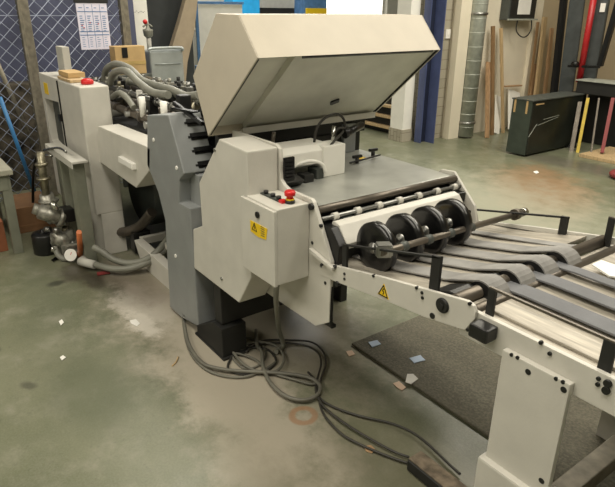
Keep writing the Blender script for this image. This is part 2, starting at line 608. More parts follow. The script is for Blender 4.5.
# fuse box
t = thing('fuse_box', 'dark fuse box with a white notice, hung on the cream wall above the planks', 'fuse box', (-5.05, 7.2, 1.5))
MB().box(-5.13, -5.0, 6.96, 7.56, 1.49, 2.0, 0.006).put('case', 'dgray', t)
MB().box(-5.0, -4.992, 6.99, 7.54, 1.52, 1.97, 0.003).put('door', 'blackm', t)
MB().box(-4.992, -4.988, 7.14, 7.42, 1.56, 1.88).put('notice', 'paper', t)
MB().box(-5.0, -4.97, 6.95, 7.60, 1.485, 1.505, 0.003).put('bottom_rail', 'galv', t)
MB().tube([(-5.0, 7.18, 1.49), (-4.99, 7.17, 1.36), (-4.98, 7.28, 1.28), (-4.98, 7.40, 1.28), (-4.99, 7.50, 1.36), (-5.0, 7.5, 1.49)], 0.008).put('cable', 'blackm', t)
tag(MB().box(-5.2, -5.185, 5.99, 6.08, 1.27, 1.38, 0.003).box(-5.186, -5.18, 6.02, 6.05, 1.305, 1.345).put('wall_socket', 'paper'), 'small white socket plate on the block wall strip by the blue column', 'socket')

# dark enamel cabinet
t = thing('storage_cabinet', 'low dark green-grey steel cabinet standing in front of the leaning timber', 'cabinet', (-3.98, 6.5, 0))
MB().box(-4.12, -3.86, 6.04, 7.12, 0.02, 0.645, 0.004).put('body', 'cabgreen', t)
MB().box(-3.86, -3.85, 6.05, 7.11, 0.03, 0.635, 0.003).put('side_panel', 'cabdark', t)
MB().box(-4.13, -3.84, 6.03, 7.13, 0.645, 0.66, 0.004).put('top_sheet', 'dgray', t)
for x in (-4.08, -3.92):
    MB().box(x - 0.012, x + 0.012, 6.034, 6.042, 0.50, 0.662).put('tape_strip', 'card', t, 'pale tape strip over the front edge')
MB().box(-3.851, -3.846, 6.10, 6.26, 0.60, 0.615).put('tape_strip', 'card', t)
s = MB()
for (ya, za, yb, zb) in ((6.05, .24, 6.18, .38), (6.2, .36, 6.6, .42), (6.3, .42, 6.62, .44)):
    s.beam((-3.849, ya, za), (-3.849, yb, zb), 0.004, 0.006, up=(1, 0, 0))
s.put('scratches', 'galv', t)

# stacker truck mast, red cylinder, black carriage
t = thing('pallet_stacker', 'tall grey pallet stacker mast with a red post behind the dark cabinet', 'pallet stacker', (-3.8, 7.6, 0))
MB().beam((-4.398, 7.35, 0.497), (-4.493, 7.35, 1.97), 0.06, 0.1, up=(0, 1, 0), bev=0.004).put('mast_channel', 'black', t)
MB().beam((-4.263, 7.4, 0.548), (-4.334, 7.4, 1.967), 0.20, 0.03, up=(0, 1, 0), bev=0.004).put('mast_panel', 'mast', t)
MB().cyl((-4.052, 7.3, 0.768), (-4.058, 7.3, 1.956), 0.038).put('lift_cylinder', 'deepred', t, 'red upright lift cylinder')
MB().beam((-3.99, 7.42, 0.792), (-4.012, 7.42, 1.958), 0.17, 0.05, up=(0, 1, 0), bev=0.004).put('mast_panel', 'mast', t)
MB().box(*(-4.0, -3.938), 7.38, 7.39, 1.60, 1.70).put('sticker', 'paper', t)
MB().beam((-3.819, 7.3, 0.982), (-3.733, 7.3, 1.84), 0.06, 0.06, up=(0, 1, 0), bev=0.004).put('guide_bar', 'black', t, 'black slanted bar right of the red cylinder')
MB().beam((-4.227, 7.28, 0.952), (-3.807, 7.28, 0.972), 0.03, 0.03, bev=0.004).put('cross_bar', 'black', t)
MB().cyl((-4.154, 7.24, 0.984), (-4.074, 7.24, 0.99), 0.03, bev=.006).put('chain_roller', 'black', t)
MB().box(-3.966, -2.6, 7.1, 7.42, 0.655, 0.805, 0.01).put('carriage', 'blackm', t, 'black horizontal carriage box')
MB().box(-3.979, -2.6, 7.08, 7.42, 0.805 + .002, 0.805 + .015, 0.002).put('carriage_cover', 'galv', t)
MB().box(-3.975, -2.6, 7.44, 7.50, 0.0, 0.70, 0.01).put('rear_body', 'blackm', t)
MB().box(*(-4.074, -3.911), 7.16, 7.3, 0.0, 0.66, 0.02).cyl((-3.884, 6.97, 0.28), (-3.93, 7.1, 0.26), 0.05).cyl((-3.829, 6.97, -0.002), (-3.874, 7.1, -0.027), 0.06).put('drive_unit', 'black', t)
tag(MB().box(-3.5, -2.4, 6.6, 7.3, 0.0, 0.04, 0.004).put('pallet_deck', 'wood'), 'pale wooden deck on the floor below the black carriage', 'deck')
for (b0, t0, m, r, lab) in (((-3.711, 6.8, -0.021), (-3.826, 7.0, 0.569), 'rod', 0.024, 'grey pole leftmost of the poles standing below the black carriage'),
                            ((-3.63, 6.8, -0.03), (-3.734, 7.0, 0.628), 'polyellow', 0.018, 'yellow pole standing below the black carriage'),
                            ((-3.463, 6.8, 0.028), (-3.599, 7.0, 0.644), 'rod', 0.010, 'thin dark pole between the yellow and the red pole'),
                            ((-3.332, 6.8, 0.053), (-3.434, 7.0, 0.664), 'maroon', 0.020, 'dark red pole standing below the black carriage')):
    tag(MB().beam(b0, t0, r * 2, r * 2, bev=0.004).put('pole', m), lab, 'pole')
tag(MB().lathe((-2.70, 6.08, 0.0), [(0.10, 0.0), (0.14, 0.02), (0.15, 0.05), (0.13, 0.07), (0.05, 0.075)], seg=30).put('cable_reel', 'maroon'), 'round reddish reel lying on the floor at the right edge', 'reel')
tag(MB().box(-3.2, -2.9, 7.9, 8.2, 0.0, 1.15, 0.01).put('carton_stack', 'brownbox'), 'tall brown carton behind the stacker at the right edge', 'carton')

# ------------------------------------------------------------------ left: fence
FX = -5.4
struct(MB().box(-6.35, -6.3, -3, 2.38, 0, 3.4).put('wall_left', 'bluewall'))
for i, (y, w) in enumerate(((1.12, 0.09), (1.95, 0.08))):
    o = MB().box(FX - 0.03, FX + 0.01, y - w / 2, y + w / 2, 0, 3.2, 0.004).box(FX + 0.01, FX + 0.04, y - w / 2, y - w / 2 + 0.025, 0, 3.2, 0.003).put('fence_post', 'post')
    tag(o, ('galvanised fence post rising from behind the cream feeder cabinet', 'galvanised fence post right of the hanging chart')[i], 'post')
fm = MB()
step = 0.108
for sgn in (1, -1):
    k = -3.0
    while k < 4.6:
        # line y = y0 + sgn*z
        zz = [(0.0), (3.2)]
        pts = []
        for zc in (0.02, 3.2):
            pts.append((k + sgn * (zc - 0.02), zc))
        (ya, za), (yb, zb) = pts
        lo, hi = -0.6, 1.93
        if sgn < 0:
            ya, za, yb, zb = yb, zb, ya, za

        def clip(ya, za, yb, zb):
            if yb <= lo or ya >= hi:
                return None
            if ya < lo:
                za += (lo - ya) / (yb - ya) * (zb - za)
                ya = lo
            if yb > hi:
                zb = za + (hi - ya) / (yb - ya) * (zb - za)
                yb = hi
            return ya, za, yb, zb
        c = clip(ya, za, yb, zb)
        if c and abs(c[2] - c[0]) > 0.02:
            fm.tube([(FX + sgn * 0.002, c[0], c[1]), (FX + sgn * 0.002, c[2], c[3])], 0.0031, seg=5, smooth=False)
        k += step
for z in (0.06, 1.53, 3.15):
    fm.tube([(FX, -0.6, z), (FX, 1.93, z)], 0.003, seg=5, smooth=False)
tag(fm.put('chain_link_fence', 'wire'), 'chain-link mesh stretched between galvanised posts at the left', 'fence')
tag(MB().box(-6.0, -5.75, -0.4, 1.9, 0.0, 0.96, 0.01).put('stacked_dark_goods', mat('dark_mottled_sacks', (74, 68, 58), 0.9, var=0.5, scale=14)), 'dark mottled goods stacked low behind the chain-link mesh', 'goods')
tag(MB().box(-5.72, -5.6, -0.2, 0.78, 0.98, 1.02, 0.004).put('shelf_strip', 'bluewall'), 'blue shelf strip behind the mesh at the far left', 'shelf')

# chart hanging on the mesh
t = thing('wall_chart', 'white printed chart with blue ruled rows hanging on the chain-link mesh', 'chart', (-5.36, 1.66, 1.25))
MB().box(FX + 0.012, FX + 0.016, 1.535, 1.795, 1.255, 1.63).put('sheet', mat('pale_lilac_paper', (226, 222, 238), 0.6, var=0.02), t)
s = MB()
for z in (1.56, 1.40, 1.372):
    s.box(FX + 0.016, FX + 0.018, 1.54, 1.79, z, z + 0.006)
for y in (1.60, 1.665, 1.73):
    s.box(FX + 0.016, FX + 0.018, y, y + 0.003, 1.27, 1.62)
s.put('ruled_lines', 'midblue', t)
s = MB()
for r_ in range(9):
    for c_ in range(4):
        y = 1.553 + c_ * 0.064
        z = 1.405 + r_ * 0.017 if r_ < 8 else 1.59
        s.box(FX + 0.016, FX + 0.0175, y, y + random.uniform(0.02, 0.038), z, z + 0.006)
for r_ in range(5):
    for c_ in range(4):
        y = 1.553 + c_ * 0.064
        s.box(FX + 0.016, FX + 0.0175, y, y + random.uniform(0.015, 0.03), 1.28 + r_ * 0.018, 1.284 + r_ * 0.018)
s.put('printed_rows', 'midblue', t)
for (y, z) in ((1.56, 1.45), (1.63, 1.47), (1.70, 1.46), (1.575, 1.43)):
    MB().box(FX + 0.0165, FX + 0.0185, y, y + 0.010, z, z + 0.008).put('red_mark', 'red', t)
MB().box(FX + 0.01, FX + 0.02, 1.52, 1.81, 1.63, 1.70, 0.002).put('top_batten', 'blackm', t)

# white post, carton, zinc tank behind the feeder
t = thing('white_board', 'bright white upright board with a few pen marks behind the carton', 'board', (-6.5, 2.5, 0))
MB().box(-6.52, -6.48, 2.405, 2.60, 0.0, 3.4, 0.003).put('board', 'white', t)
s = MB()
for i in range(7):
    y = 2.43 + 0.02 * i
    s.beam((-6.478, y, 1.545 + 0.01 * (i % 3)), (-6.478, y + 0.014, 1.56 - 0.01 * (i % 2)), 0.003, 0.004, up=(1, 0, 0))
s.put('pen_marks', 'dgray', t)

t = thing('carton', 'taped brown carton with black marks beside the zinc tank', 'carton', (-5.18, 1.9, 0))
MB().box(-5.34, -5.20, 1.76, 2.03, 1.05, 1.285, 0.004).put('box_body', 'card', t)
MB().box(-5.199, -5.196, 1.76, 2.03, 1.13, 1.16).put('tape', mat('glossy_brown_tape', (186, 160, 104), 0.25), t)
MB().box(-5.199, -5.194, 1.82, 1.87, 1.19, 1.275).put('print_mark', 'black', t)
MB().box(-5.199, -5.194, 1.83, 1.87, 1.07, 1.12).put('print_mark', 'black', t)
t = thing('supply_table', 'dark bench carrying the taped carton behind the feeder', 'bench', (-5.25, 1.9, 0))
MB().box(-5.345, -5.13, 1.74, 2.05, 1.01, 1.05, 0.004).put('bench_top', 'dgray', t)
for (x, y) in ((-5.32, 1.765), (-5.32, 2.025), (-5.155, 1.765), (-5.155, 2.025)):
    MB().box(x - 0.02, x + 0.02, y - 0.02, y + 0.02, 0, 1.01, 0.002).put('leg', 'dgray', t)

t = thing('zinc_tank', 'pale zinc sheet tank with a rolled rim standing behind the feeder', 'tank', (-5.55, 2.3, 0))
MB().box(-5.75, -5.45, 2.17, 2.51, 0.0, 1.22, 0.02, 3).put('tank_body', 'zinc', t)
MB().tube([(-5.45, 2.16, 1.225), (-5.44, 2.20, 1.245), (-5.44, 2.47, 1.245), (-5.45, 2.505, 1.22), (-5.6, 2.505, 1.225), (-5.75, 2.50, 1.225)], 0.013).put('rim', 'zinc', t)
MB().cyl((-5.443, 2.22, 1.10), (-5.443, 2.48, 1.10), 0.004).put('seam', 'zinc', t)
t = thing('filter_regulator', 'clear air filter with a small red cap on the zinc tank', 'air filter', (-5.6, 2.22, 1.25))
MB().cyl((-5.6, 2.235, 1.22), (-5.6, 2.235, 1.33), 0.022).put('stem', 'palewall', t)
MB().lathe((-5.6, 2.235, 1.33), [(0.02, 0), (0.042, 0.02), (0.046, 0.06), (0.05, 0.075), (0.02, 0.085), (0.012, 0.12)]).put('bowl', 'hose', t)
MB().sph((-5.6, 2.215, 1.475), 0.022).put('cap', 'red', t)
MB().tube([(-5.6, 2.19, 1.43), (-5.6, 2.235, 1.455), (-5.6, 2.28, 1.43)], 0.009).put('handle', 'hose', t)

# things further back in the hall
t = thing('charcoal_partition', 'charcoal partition panel behind the zinc tank', 'partition', (-7.4, 3.2, 0))
MB().box(-7.42, -7.38, 2.8, 3.55, 0.0, 2.6, 0.004).put('panel', 'darkpanel', t)
MB().beam((-7.3, 3.37, 1.42), (-7.3, 3.62, 1.85), 0.02, 0.03, up=(1, 0, 0)).put('chrome_trim', 'chrome', t)
o = MB().prism([(2.9, 0.0), (3.16, 0.0), (3.326, 0.955), (3.452, 1.34), (3.519, 1.693), (3.62, 2.3), (3.4, 2.3), (3.355, 1.69), (3.255, 1.436), (3.122, 1.132)], -7.2, -7.1, 'x', 0.006).put('beige_cover_sheet', 'beigecur')
tag(o, 'beige slanting sheet metal cover between the charcoal partition and the white board', 'cover')
t = thing('display_board', 'pale blue-framed display board on wheels at the back of the hall', 'display board', (-9.0, 4.6, 0))
MB().box(-9.03, -8.97, 4.40, 5.25, 0.72, 1.66, 0.004).put('board', 'white', t)
MB().box(-8.97, -8.95, 4.38, 4.43, 0.6, 1.70, 0.003).put('frame', 'midblue', t)
MB().box(-8.97, -8.95, 4.38, 5.27, 1.66, 1.70, 0.003).put('frame', 'midblue', t)
for y in (4.42, 4.75, 5.2):
    MB().cyl((-9.0, y, 0.72), (-9.0, y, 0.06), 0.015).put('leg', 'blackm', t)
    MB().cyl((-9.0, y - 0.02, 0.04), (-9.0, y + 0.02, 0.04), 0.04).put('castor', 'black', t)
MB().box(-9.1, -8.9, 4.38, 5.27, 0.64, 0.72, 0.01).put('tray', 'midblue', t)
tag(MB().box(-10.5, -9.6, 4.6, 5.4, 0.0, 0.28, 0.01).put('low_platform', 'white'), 'low white platform on the hall floor seen beside the zinc tank', 'platform')
t = thing('storage_bin', 'bright blue bin seen above the beige hood', 'bin', (-11.9, 7.1, 0))
MB().box(-12.1, -11.7, 6.62, 7.3, 1.2, 2.0, 0.02).put('bin_body', 'cyan', t)
MB().box(-12.12, -11.68, 6.6, 7.32, 2.0, 2.03, 0.004).put('lid', 'cyan', t)
tag(MB().box(-12.2, -11.4, 5.6, 9.1, 0.0, 1.19, 0.01).put('long_counter', 'palewall'), 'long pale counter far back in the hall', 'counter')
tag(MB().box(-12.599, -12.5, 7.4, 9.0, 1.15, 1.62, 0.004).put('dark_screen', 'blackm'), 'long black screen above the hood, right of the blue bin', 'screen')
tag(MB().box(-12.2, -11.8, 8.58, 9.25, 1.2, 1.95, 0.01).put('blue_machine', 'midblue'), 'blue machine far behind the hood', 'machine')
tag(MB().box(-11.8, -11.75, 8.62, 9.22, 1.45, 1.62, 0.004).put('yellow_guard', 'yellow'), 'yellow guard panel in front of the far blue machine', 'guard')
struct(MB().box(-12.02, -11.98, 9.3, 11.25, 1.2, 3.2, 0.004).put('window_1', 'lit'))
tag(MB().box(-12.05, -11.95, 11.4, 12.0, 1.2, 3.0, 0.01).put('grey_cupboard', 'palewall'), 'pale grey cupboard right of the lit window', 'cupboard')

# stack of timber-edged boards behind the opening
t = thing('board_rack', 'dark rack of boards with pale yellow edges behind the white pier', 'rack', (-6.0, 5.8, 0))
for z in (.07, .215, .36):
    MB().box(-7.2, -5.58, 5.62, 6.2, z, z + .035, .004).put('board', 'wood', t)
MB().box(-7.2, -5.6, 5.70, 6.2, 0.0, .50, .004).put('rack_core', 'blackm', t)
for x in (-5.58, -6.6):
    MB().box(x, x + .05, 5.60, 5.66, 0.0, .52, .003).put('rack_post', 'black', t)

# ------------------------------------------------------------------ paper feeder (left)
t = thing('sheet_feeder', 'cream paper feeder with tall cabinets and grey pipework left of the grey cover', 'machine', (-3.9, 1.1, 0))
MB().box(-4.27, -3.775, 1.03, 1.215, 0.30, 1.14, 0.012, 3).box(-4.25, -3.777, 1.06, 1.213, 0.0, 0.302, 0.006).put('cabinet', 'cream', t)
lc = MB().prism([(-4.82, 0.2), (-4.62, 0.2), (-4.6, 0.62), (-4.74, 0.64), (-4.76, 0.955), (-4.36, 0.975), (-4.36, 0.2), (-4.275, 0.2), (-4.275, 1.14), (-4.82, 1.14)], 1.035, 1.10, 'y', 0.004)
lc.box(-4.82, -4.275, 1.10, 1.22, 0.0, 1.14, 0.01)
lc.put('cabinet', 'cream', t)
MB().prism([(-4.74, 0.22), (-4.37, 0.22), (-4.37, 0.95), (-4.74, 0.94)], 1.085, 1.096, 'y').put('window', 'soot', t, 'dark opening in the cabinet front')
MB().box(-4.30, -4.292, 1.026, 1.034, 0.3, 1.13).put('door_seam', 'black', t)
MB().box(-4.35, -4.30, 1.015, 1.034, 0.85, 0.90, 0.004).put('door_latch', 'black', t)
MB().box(-4.70, -4.60, 1.031, 1.0345, 1.00, 1.08).put('warning_label', 'yellow', t)
MB().prism([(-3.723, 0.903), (-2.871, 0.922), (-2.902, 0.797), (-3.148, 0.637), (-3.841, 0.659)], 1.1, 1.235, 'y', 0.006).put('cable_trunk', 'cream', t, 'cream slanted trunking arm')
MB().box(*(-3.332, -3.105), 1.075, 1.101, .755, .79, 0.004).put('handle', 'paper', t)
MB().prism([(-3.582, 0.148), (-2.929, 0.134), (-2.968, -0.076), (-3.465, -0.015)], 1.2, 1.26, 'y', 0.003).put('floor_rail', 'cream', t)
MB().box(-3.62, -3.58, 1.25, 2.1, 0.10, 0.15, 0.003).put('cross_rail', 'cream', t)
MB().box(-3.30, -3.26, 1.30, 2.1, 0.16, 0.20, 0.003).put('cross_rail', 'cream', t)
MB().box(-5.0, -2.9, 1.98, 2.04, 0.0, 0.9, 0.004).put('far_side_frame', 'dgray', t)
MB().cyl((-3.86, 1.38, 0.40), (-3.86, 2.0, 0.40), 0.26, seg=40).cyl((-3.3, 1.45, 0.44), (-3.3, 2.0, 0.44), 0.24, seg=40).put('suction_drum', 'soot', t)
MB().box(-4.7, -2.9, 1.34, 2.0, 0.66, 0.84, 0.01).put('inner_box', 'black', t)
MB().box(*(-3.895, -3.673), 1.29, 1.30, .60, .63, 0.002).put('inner_plate', 'paper', t)
MB().box(*(-3.692, -3.56), 1.288, 1.30, .60, .63, 0.002).put('inner_plate', 'red', t, 'red plate')
MB().tube([(-3.873, 1.15, 0.148), (-3.751, 1.2, 0.153), (-3.665, 1.28, 0.207), (-3.519, 1.32, 0.342)], 0.035).put('suction_pipe', 'rod', t)
MB().box(-3.72, -3.64, 1.22, 1.34, 0.02, 0.17, 0.006).put('lower_bracket', 'black', t)
# pipework on top
for (y, z, x0, x1, r, m) in ((1.31, .97, -4.9, -2.95, .026, 'rod'), (1.40, 1.06, -4.9, -2.9, .018, 'steel'), (1.50, .96, -5.0, -2.9, .032, 'rod'), (1.58, 1.08, -5.0, -2.9, .022, 'hose'), (1.70, 1.0, -5.0, -2.9, .030, 'rod'), (1.88, 1.04, -5.0, -2.9, .026, 'steel')):
    s = MB().cyl((x0, y, z), (x1, y, z), r, seg=16)
    for k in range(9):
        x = x0 + (k + 0.5) * (x1 - x0) / 9
        s.cyl((x - .018, y, z), (x + .018, y, z), r * 1.4, seg=16)
    s.put('air_pipe', m, t)
for (x, z, r) in ((-4.5, .95, .022), (-4.2, 1.0, .02), (-3.92, .94, .024), (-3.66, .97, .018), (-3.34, .95, .024), (-3.1, .94, .02), (-2.98, .99, .016)):
    MB().cyl((x, 1.26, z), (x, 1.95, z), r, seg=14).put('cross_pipe', 'steel', t)
random.seed(3)
for k in range(30):
    x = -4.5 + 0.053 * k
    y = 1.30 + 0.6 * random.random()
    h = 0.03 + 0.05 * random.random()
    m = ('pump', 'black', 'pump', 'steel', 'brass', 'blackm')[k % 6]
    MB().box(x - .022, x + .022, y - .028, y + .028, 0.92, 1.03 + h, .006).cyl((x, y, 1.02 + h), (x, y, 1.06 + h), .014, seg=10).put('air_valve', m, t)
for (x, y) in ((-3.45, 1.30), (-3.2, 1.33), (-3.75, 1.4)):
    MB().cyl((x, y, .98), (x, y, 1.10), .020, seg=12).put('valve_cap', 'white', t)
MB().cyl((-3.06, 1.42, 1.0), (-3.06, 1.42, 1.12), .035, seg=16, bev=.006).put('brass_valve', 'brass', t)
MB().box(-4.9, -2.95, 1.26, 2.0, 0.84, 0.90, 0.01).put('mechanism_bed', 'blackm', t)
feeder_hoses = [[(-4.616, 1.45, 1.05), (-4.528, 1.45, 1.161), (-4.289, 1.45, 1.222), (-4.015, 1.45, 1.209), (-3.812, 1.45, 1.155), (-3.55, 1.45, 1.144), (-3.339, 1.45, 1.142), (-3.148, 1.45, 1.129), (-2.978, 1.45, 1.154)],
                [(-4.257, 1.38, 1.09), (-4.144, 1.38, 1.175), (-3.9, 1.38, 1.209), (-3.701, 1.38, 1.158), (-3.481, 1.38, 1.12), (-3.24, 1.38, 1.129)],
                [(-3.979, 1.3, 1.037), (-3.83, 1.3, 1.08), (-3.691, 1.3, 1.058), (-3.6, 1.3, 1.014)]]
for pts in feeder_hoses:
    MB().tube(pts, 0.024 if len(pts) > 5 else 0.02).put('air_hose', 'hose', t)

# things lying on the feeder cabinet
o = MB().box(-4.56, -4.40, 1.12, 1.17, 1.142, 1.34, 0.004).put('beige_card', 'palewall')
tag(o, 'beige card stood upright on the feeder cabinet', 'card')
tag(MB().box(-4.30, -4.0, 1.04, 1.14, 1.142, 1.16, 0.003).put('timber_block', 'wood'), 'lowest flat timber offcut on the feeder cabinet', 'timber block')
tag(MB().box(-4.34, -4.10, 1.06, 1.17, 1.162, 1.195, 0.003).put('timber_block', 'card'), 'paler offcut stacked on the lowest one on the feeder cabinet', 'timber block')
tag(MB().lathe((-3.90, 1.12, 1.141), [(0.035, 0), (0.04, 0.005), (0.038, 0.025), (0.02, 0.035)]).put('tape_roll', 'red'), 'small red tape roll lying on the feeder cabinet edge', 'tape roll')

# steel stand in front of the feeder
t = thing('steel_stand', 'grey steel channel stand with two posts in front of the feeder', 'stand', (-3.8, 0.93, 0))
MB().box(-4.28, -3.64, 0.885, 0.985, 0.70, 0.715, 0.002).box(-4.28, -3.64, 0.885, 0.892, 0.672, 0.70).put('top_channel', 'palewall', t)
MB().box(-3.79, -3.69, 0.90, 0.975, 0.0, 0.70, 0.004).put('post', 'tabl', t)
MB().box(-4.10, -4.0, 0.90, 0.975, 0.0, 0.70, 0.004).put('post', 'tabl', t)
MB().tube([(-4.31, 0.88, 0.665), (-3.892, 0.88, 0.758), (-3.703, 0.88, 0.768)], 0.008).cyl((-4.419, 0.87, 0.609), (-4.096, 0.88, 0.665), 0.008).put('clamp_rod', 'chrome', t)

# pump / valve assembly
PX = -4.02
t = thing('vacuum_pump', 'grimy grey pump with brass valves and a round gauge standing beside the steel stand', 'pump', (PX, 0.82, 0))
def at(px_, z):
    return px_
MB().cyl((-4.05, 0.8, 0.712), (-4.05, 0.793, 0.417), 0.027, seg=18, bev=.004).lathe((-4.05, 0.798, 0.617), [(.027,0),(.042,.004),(.042,.02),(.027,.024)]).lathe((-4.05, 0.796, 0.522), [(.027,0),(.046,.004),(.046,.018),(.027,.022)]).put('brass_valve', 'brass', t)
MB().cyl((-4.05, 0.794, 0.424), (-4.05, 0.81, 0.277), 0.045, 0.06, seg=20).lathe((-4.05, 0.804, 0.365), [(.05,0),(.066,.006),(.066,.016),(.05,.022)]).put('filter_neck', 'pump', t)
MB().cyl((-4.0, 0.717, 0.332), (-3.95, 0.849, 0.27), 0.052, seg=22, bev=.008).cyl((-3.95, 0.825, 0.282), (-3.95, 0.855, 0.268), 0.064, seg=22, bev=.004).cyl((-4.05, 0.738, 0.356), (-4.05, 0.71, 0.297), .03).put('pump_body', 'pump', t)
MB().box(-4.02, -3.90, .855, .925, .245, .335, .008).put('terminal_box', 'black', t)
MB().cyl((-4.0, 0.772, 0.11), (-3.95, 0.909, 0.132), 0.05, seg=20, bev=.006).cyl((-3.95, 0.79, 0.181), (-3.9, 0.856, 0.049), 0.035).sph((-3.94, 0.824, 0.117), .055).box(-3.98, -3.86, .80, .92, 0.0, 0.10, .01).put('motor', 'pump', t)
random.seed(11)
for k in range(16):
    u = 34 + 36 * random.random()
    v = 205 + 45 * random.random()
    bx = (-4.02 + .12 * random.random(), .74 + .14 * random.random(), .05 + .30 * random.random())
    MB().cyl(bx, (bx[0] + random.uniform(-.03, .03), bx[1] + random.uniform(-.05, .05), bx[2] + random.uniform(-.04, .05)), random.uniform(.012, .026), seg=12, bev=.003).put('pipe_fitting', random.choice(['pump', 'steel', 'brass', 'blackm', 'chrome']), t)
MB().tube([(-3.92, 0.768, 0.085), (-3.88, 0.771, 0.04), (-3.84, 0.796, 0.018), (-3.82, 0.818, 0.027)], .018).put('elbow', 'hose', t)
g0 = Vector((-3.8, 0.836, 0.052))
gd = Vector((0.75, -0.5, 0.4)).normalized()
MB().cyl(g0 - gd * .012, g0 + gd * .010, .046, seg=26, bev=.004).put('gauge_case', 'chrome', t)
gf = MB().cyl(g0 + gd * .0102, g0 + gd * .0125, .041, seg=26).put('gauge_face', 'paper', t)
MB().beam(g0 + gd * .0128, g0 + gd * .013 + Vector((0.0, .01, .018)), .003, .002).put('needle', 'red', t)
MB().tube([(-4.055, 0.78, 0.693), (-4.239, 0.78, 0.551), (-4.375, 0.78, 0.403), (-4.482, 0.78, 0.254)], .010).put('drain_tube', 'black', t)

tag(MB().lathe((-4.078, 0.742, 0), [(0.078, 0.0), (0.084, 0.006), (0.084, 0.135), (0.078, 0.145), (0.05, 0.15), (0.02, 0.152), (0.02, 0.17), (0.0, 0.172)], seg=30).put('oil_canister', 'black'), 'squat black canister with a grey lid on the floor beside the pump', 'canister')
tag(MB().cyl((-3.817, 0.899, 0.0), (-3.596, 0.86, 0.277), .019, .016, seg=16).put('orange_post', 'orange'), 'short orange upright between the gauge and the steel stand', 'post')
tag(MB().prism([(-3.899, 0.724), (-3.947, 0.775), (-3.9, 0.783), (-3.853, 0.732)], 0.002, 0.008, 'z').put('metal_offcut', 'chrome'), 'shiny metal offcut on the floor under the gauge', 'offcut')
tag(MB().beam((-3.488, 0.905, 0.012), (-3.47, 0.983, 0.012), .03, .016, bev=.003).put('red_clip', 'maroon'), 'reddish clip on the floor below the hose connector', 'clip')

# hoses on the floor
tag(MB().tube([(-3.587, 0.93, 0.16), (-3.54, 0.975, 0.13), (-3.485, 1.017, 0.09), (-3.416, 1.082, 0.07), (-3.343, 1.163, 0.09), (-3.306, 1.24, 0.14), (-3.332, 1.332, 0.2), (-3.389, 1.425, 0.26)], 0.022).put('floor_hose', 'hose'), 'upper grey hose curving from the pump to the grey cover', 'hose')
tag(MB().tube([(-3.622, 0.894, 0.05), (-3.514, 0.938, 0.05), (-3.413, 1.0, 0.05), (-3.366, 1.094, 0.05), (-3.317, 1.199, 0.09), (-3.307, 1.295, 0.14), (-3.299, 1.38, 0.2)], 0.022).put('floor_hose', 'hose'), 'lower grey hose with a white connector sweeping to the grey cover', 'hose')
tag(MB().cyl((-3.669, 0.856, 0.05), (-3.548, 0.916, 0.05), .028, bev=.004).cyl((-3.707, 0.887, 0.05), (-3.63, 0.883, 0.05), .018).put('hose_connector', 'palewall'), 'white hose connector below the round gauge', 'connector')

# bench at the left edge with cartons below
t = thing('work_bench', 'grey-green steel work bench cut off by the left edge', 'bench', (-4.5, 0.2, 0))
MB().box(-4.95, -4.13, -0.9, 0.63, 0.565, 0.60, 0.004).put('bench_top', 'tablet', t)
MB().box(-4.165, -4.155, -0.86, 0.59, 0.46, 0.565, 0.002).box(-4.9, -4.165, 0.59, 0.60, 0.46, 0.565, 0.002).put('apron', 'tabl', t)
for (x, y) in ((-4.19, 0.58), (-4.88, 0.58), (-4.19, -0.82), (-4.88, -0.82)):
    MB().box(x - .03, x + .03, y - .03, y + .03, 0.0, 0.565, 0.003).put('leg', 'tabl', t)
tag(MB().box(-4.62, -4.26, 0.10, 0.53, 0.0, 0.22, 0.004).put('carton', 'orangebox'), 'orange-brown carton on the floor under the bench', 'carton')
tag(MB().box(-4.95, -4.56, 0.66, 0.93, 0.0, 0.20, 0.004).box(-4.56, -4.555, 0.67, 0.92, 0.04, 0.06).put('carton', 'brownbox'), 'brown carton behind the bench leg, under the pump', 'carton')
tag(MB().box(-4.9, -4.64, 0.12, 0.5, 0.0, 0.3, 0.004).put('carton', 'brownbox'), 'darker carton at the back under the bench', 'carton')
tag(MB().box(-4.75, -4.5, 0.3, 0.46, 0.60, 0.66, 0.006).put('timber_block', 'wood'), 'pale block lying on the bench top at the left edge', 'timber block')
tag(MB().cyl((-5.3, 0.818, 0.918), (-5.389, 0.967, 0.06), .016).put('blue_pipe', 'bluepipe'), 'blue pipe leaning against the chain-link mesh', 'pipe')
tag(MB().cyl((-5.34, 0.85, 1.185), (-5.949, 1.209, 0.03), .018).put('grey_pipe', 'post'), 'grey pipe leaning above the blue pipe', 'pipe')
tag(MB().tube([(-5.262, 0.872, 0.1), (-5.129, 0.915, 0.1), (-5.291, 1.029, 0.12)], .012).put('blue_strap', 'bluepipe'), 'short blue strip hooked behind the brass valves', 'strip')

# ------------------------------------------------------------------ folding machine
FM = thing('folding_machine', 'cream paper folding machine with its beige hood raised and a grey end cover', 'machine', (-2.2, 1.6, 0))
t = FM
# grey end cover
g0_ = [(-2.869, 1.092), (-2.602, 1.13), (-2.47, 0.873), (-2.533, 0.828), (-2.555, 0.706), (-2.43, 0.71), (-2.43, 0.07), (-2.448, 0.059), (-2.65, 0.019), (-2.797, 0.017), (-2.755, 0.557), (-2.817, 0.696), (-2.938, 0.817)]
MB().prism(g0_, 1.1, 1.27, 'y', 0.006).put('end_cover', 'gray', t, 'grey end cover')
for (a) in ((-2.807, 1.095, 0.976), (-2.546, 1.095, 0.886), (-2.649, 1.095, 0.388), (-2.607, 1.1, 0.045)):
    MB().cyl(a, (a[0], a[1] + .012, a[2]), .010, seg=14).put('screw', 'paper', t)
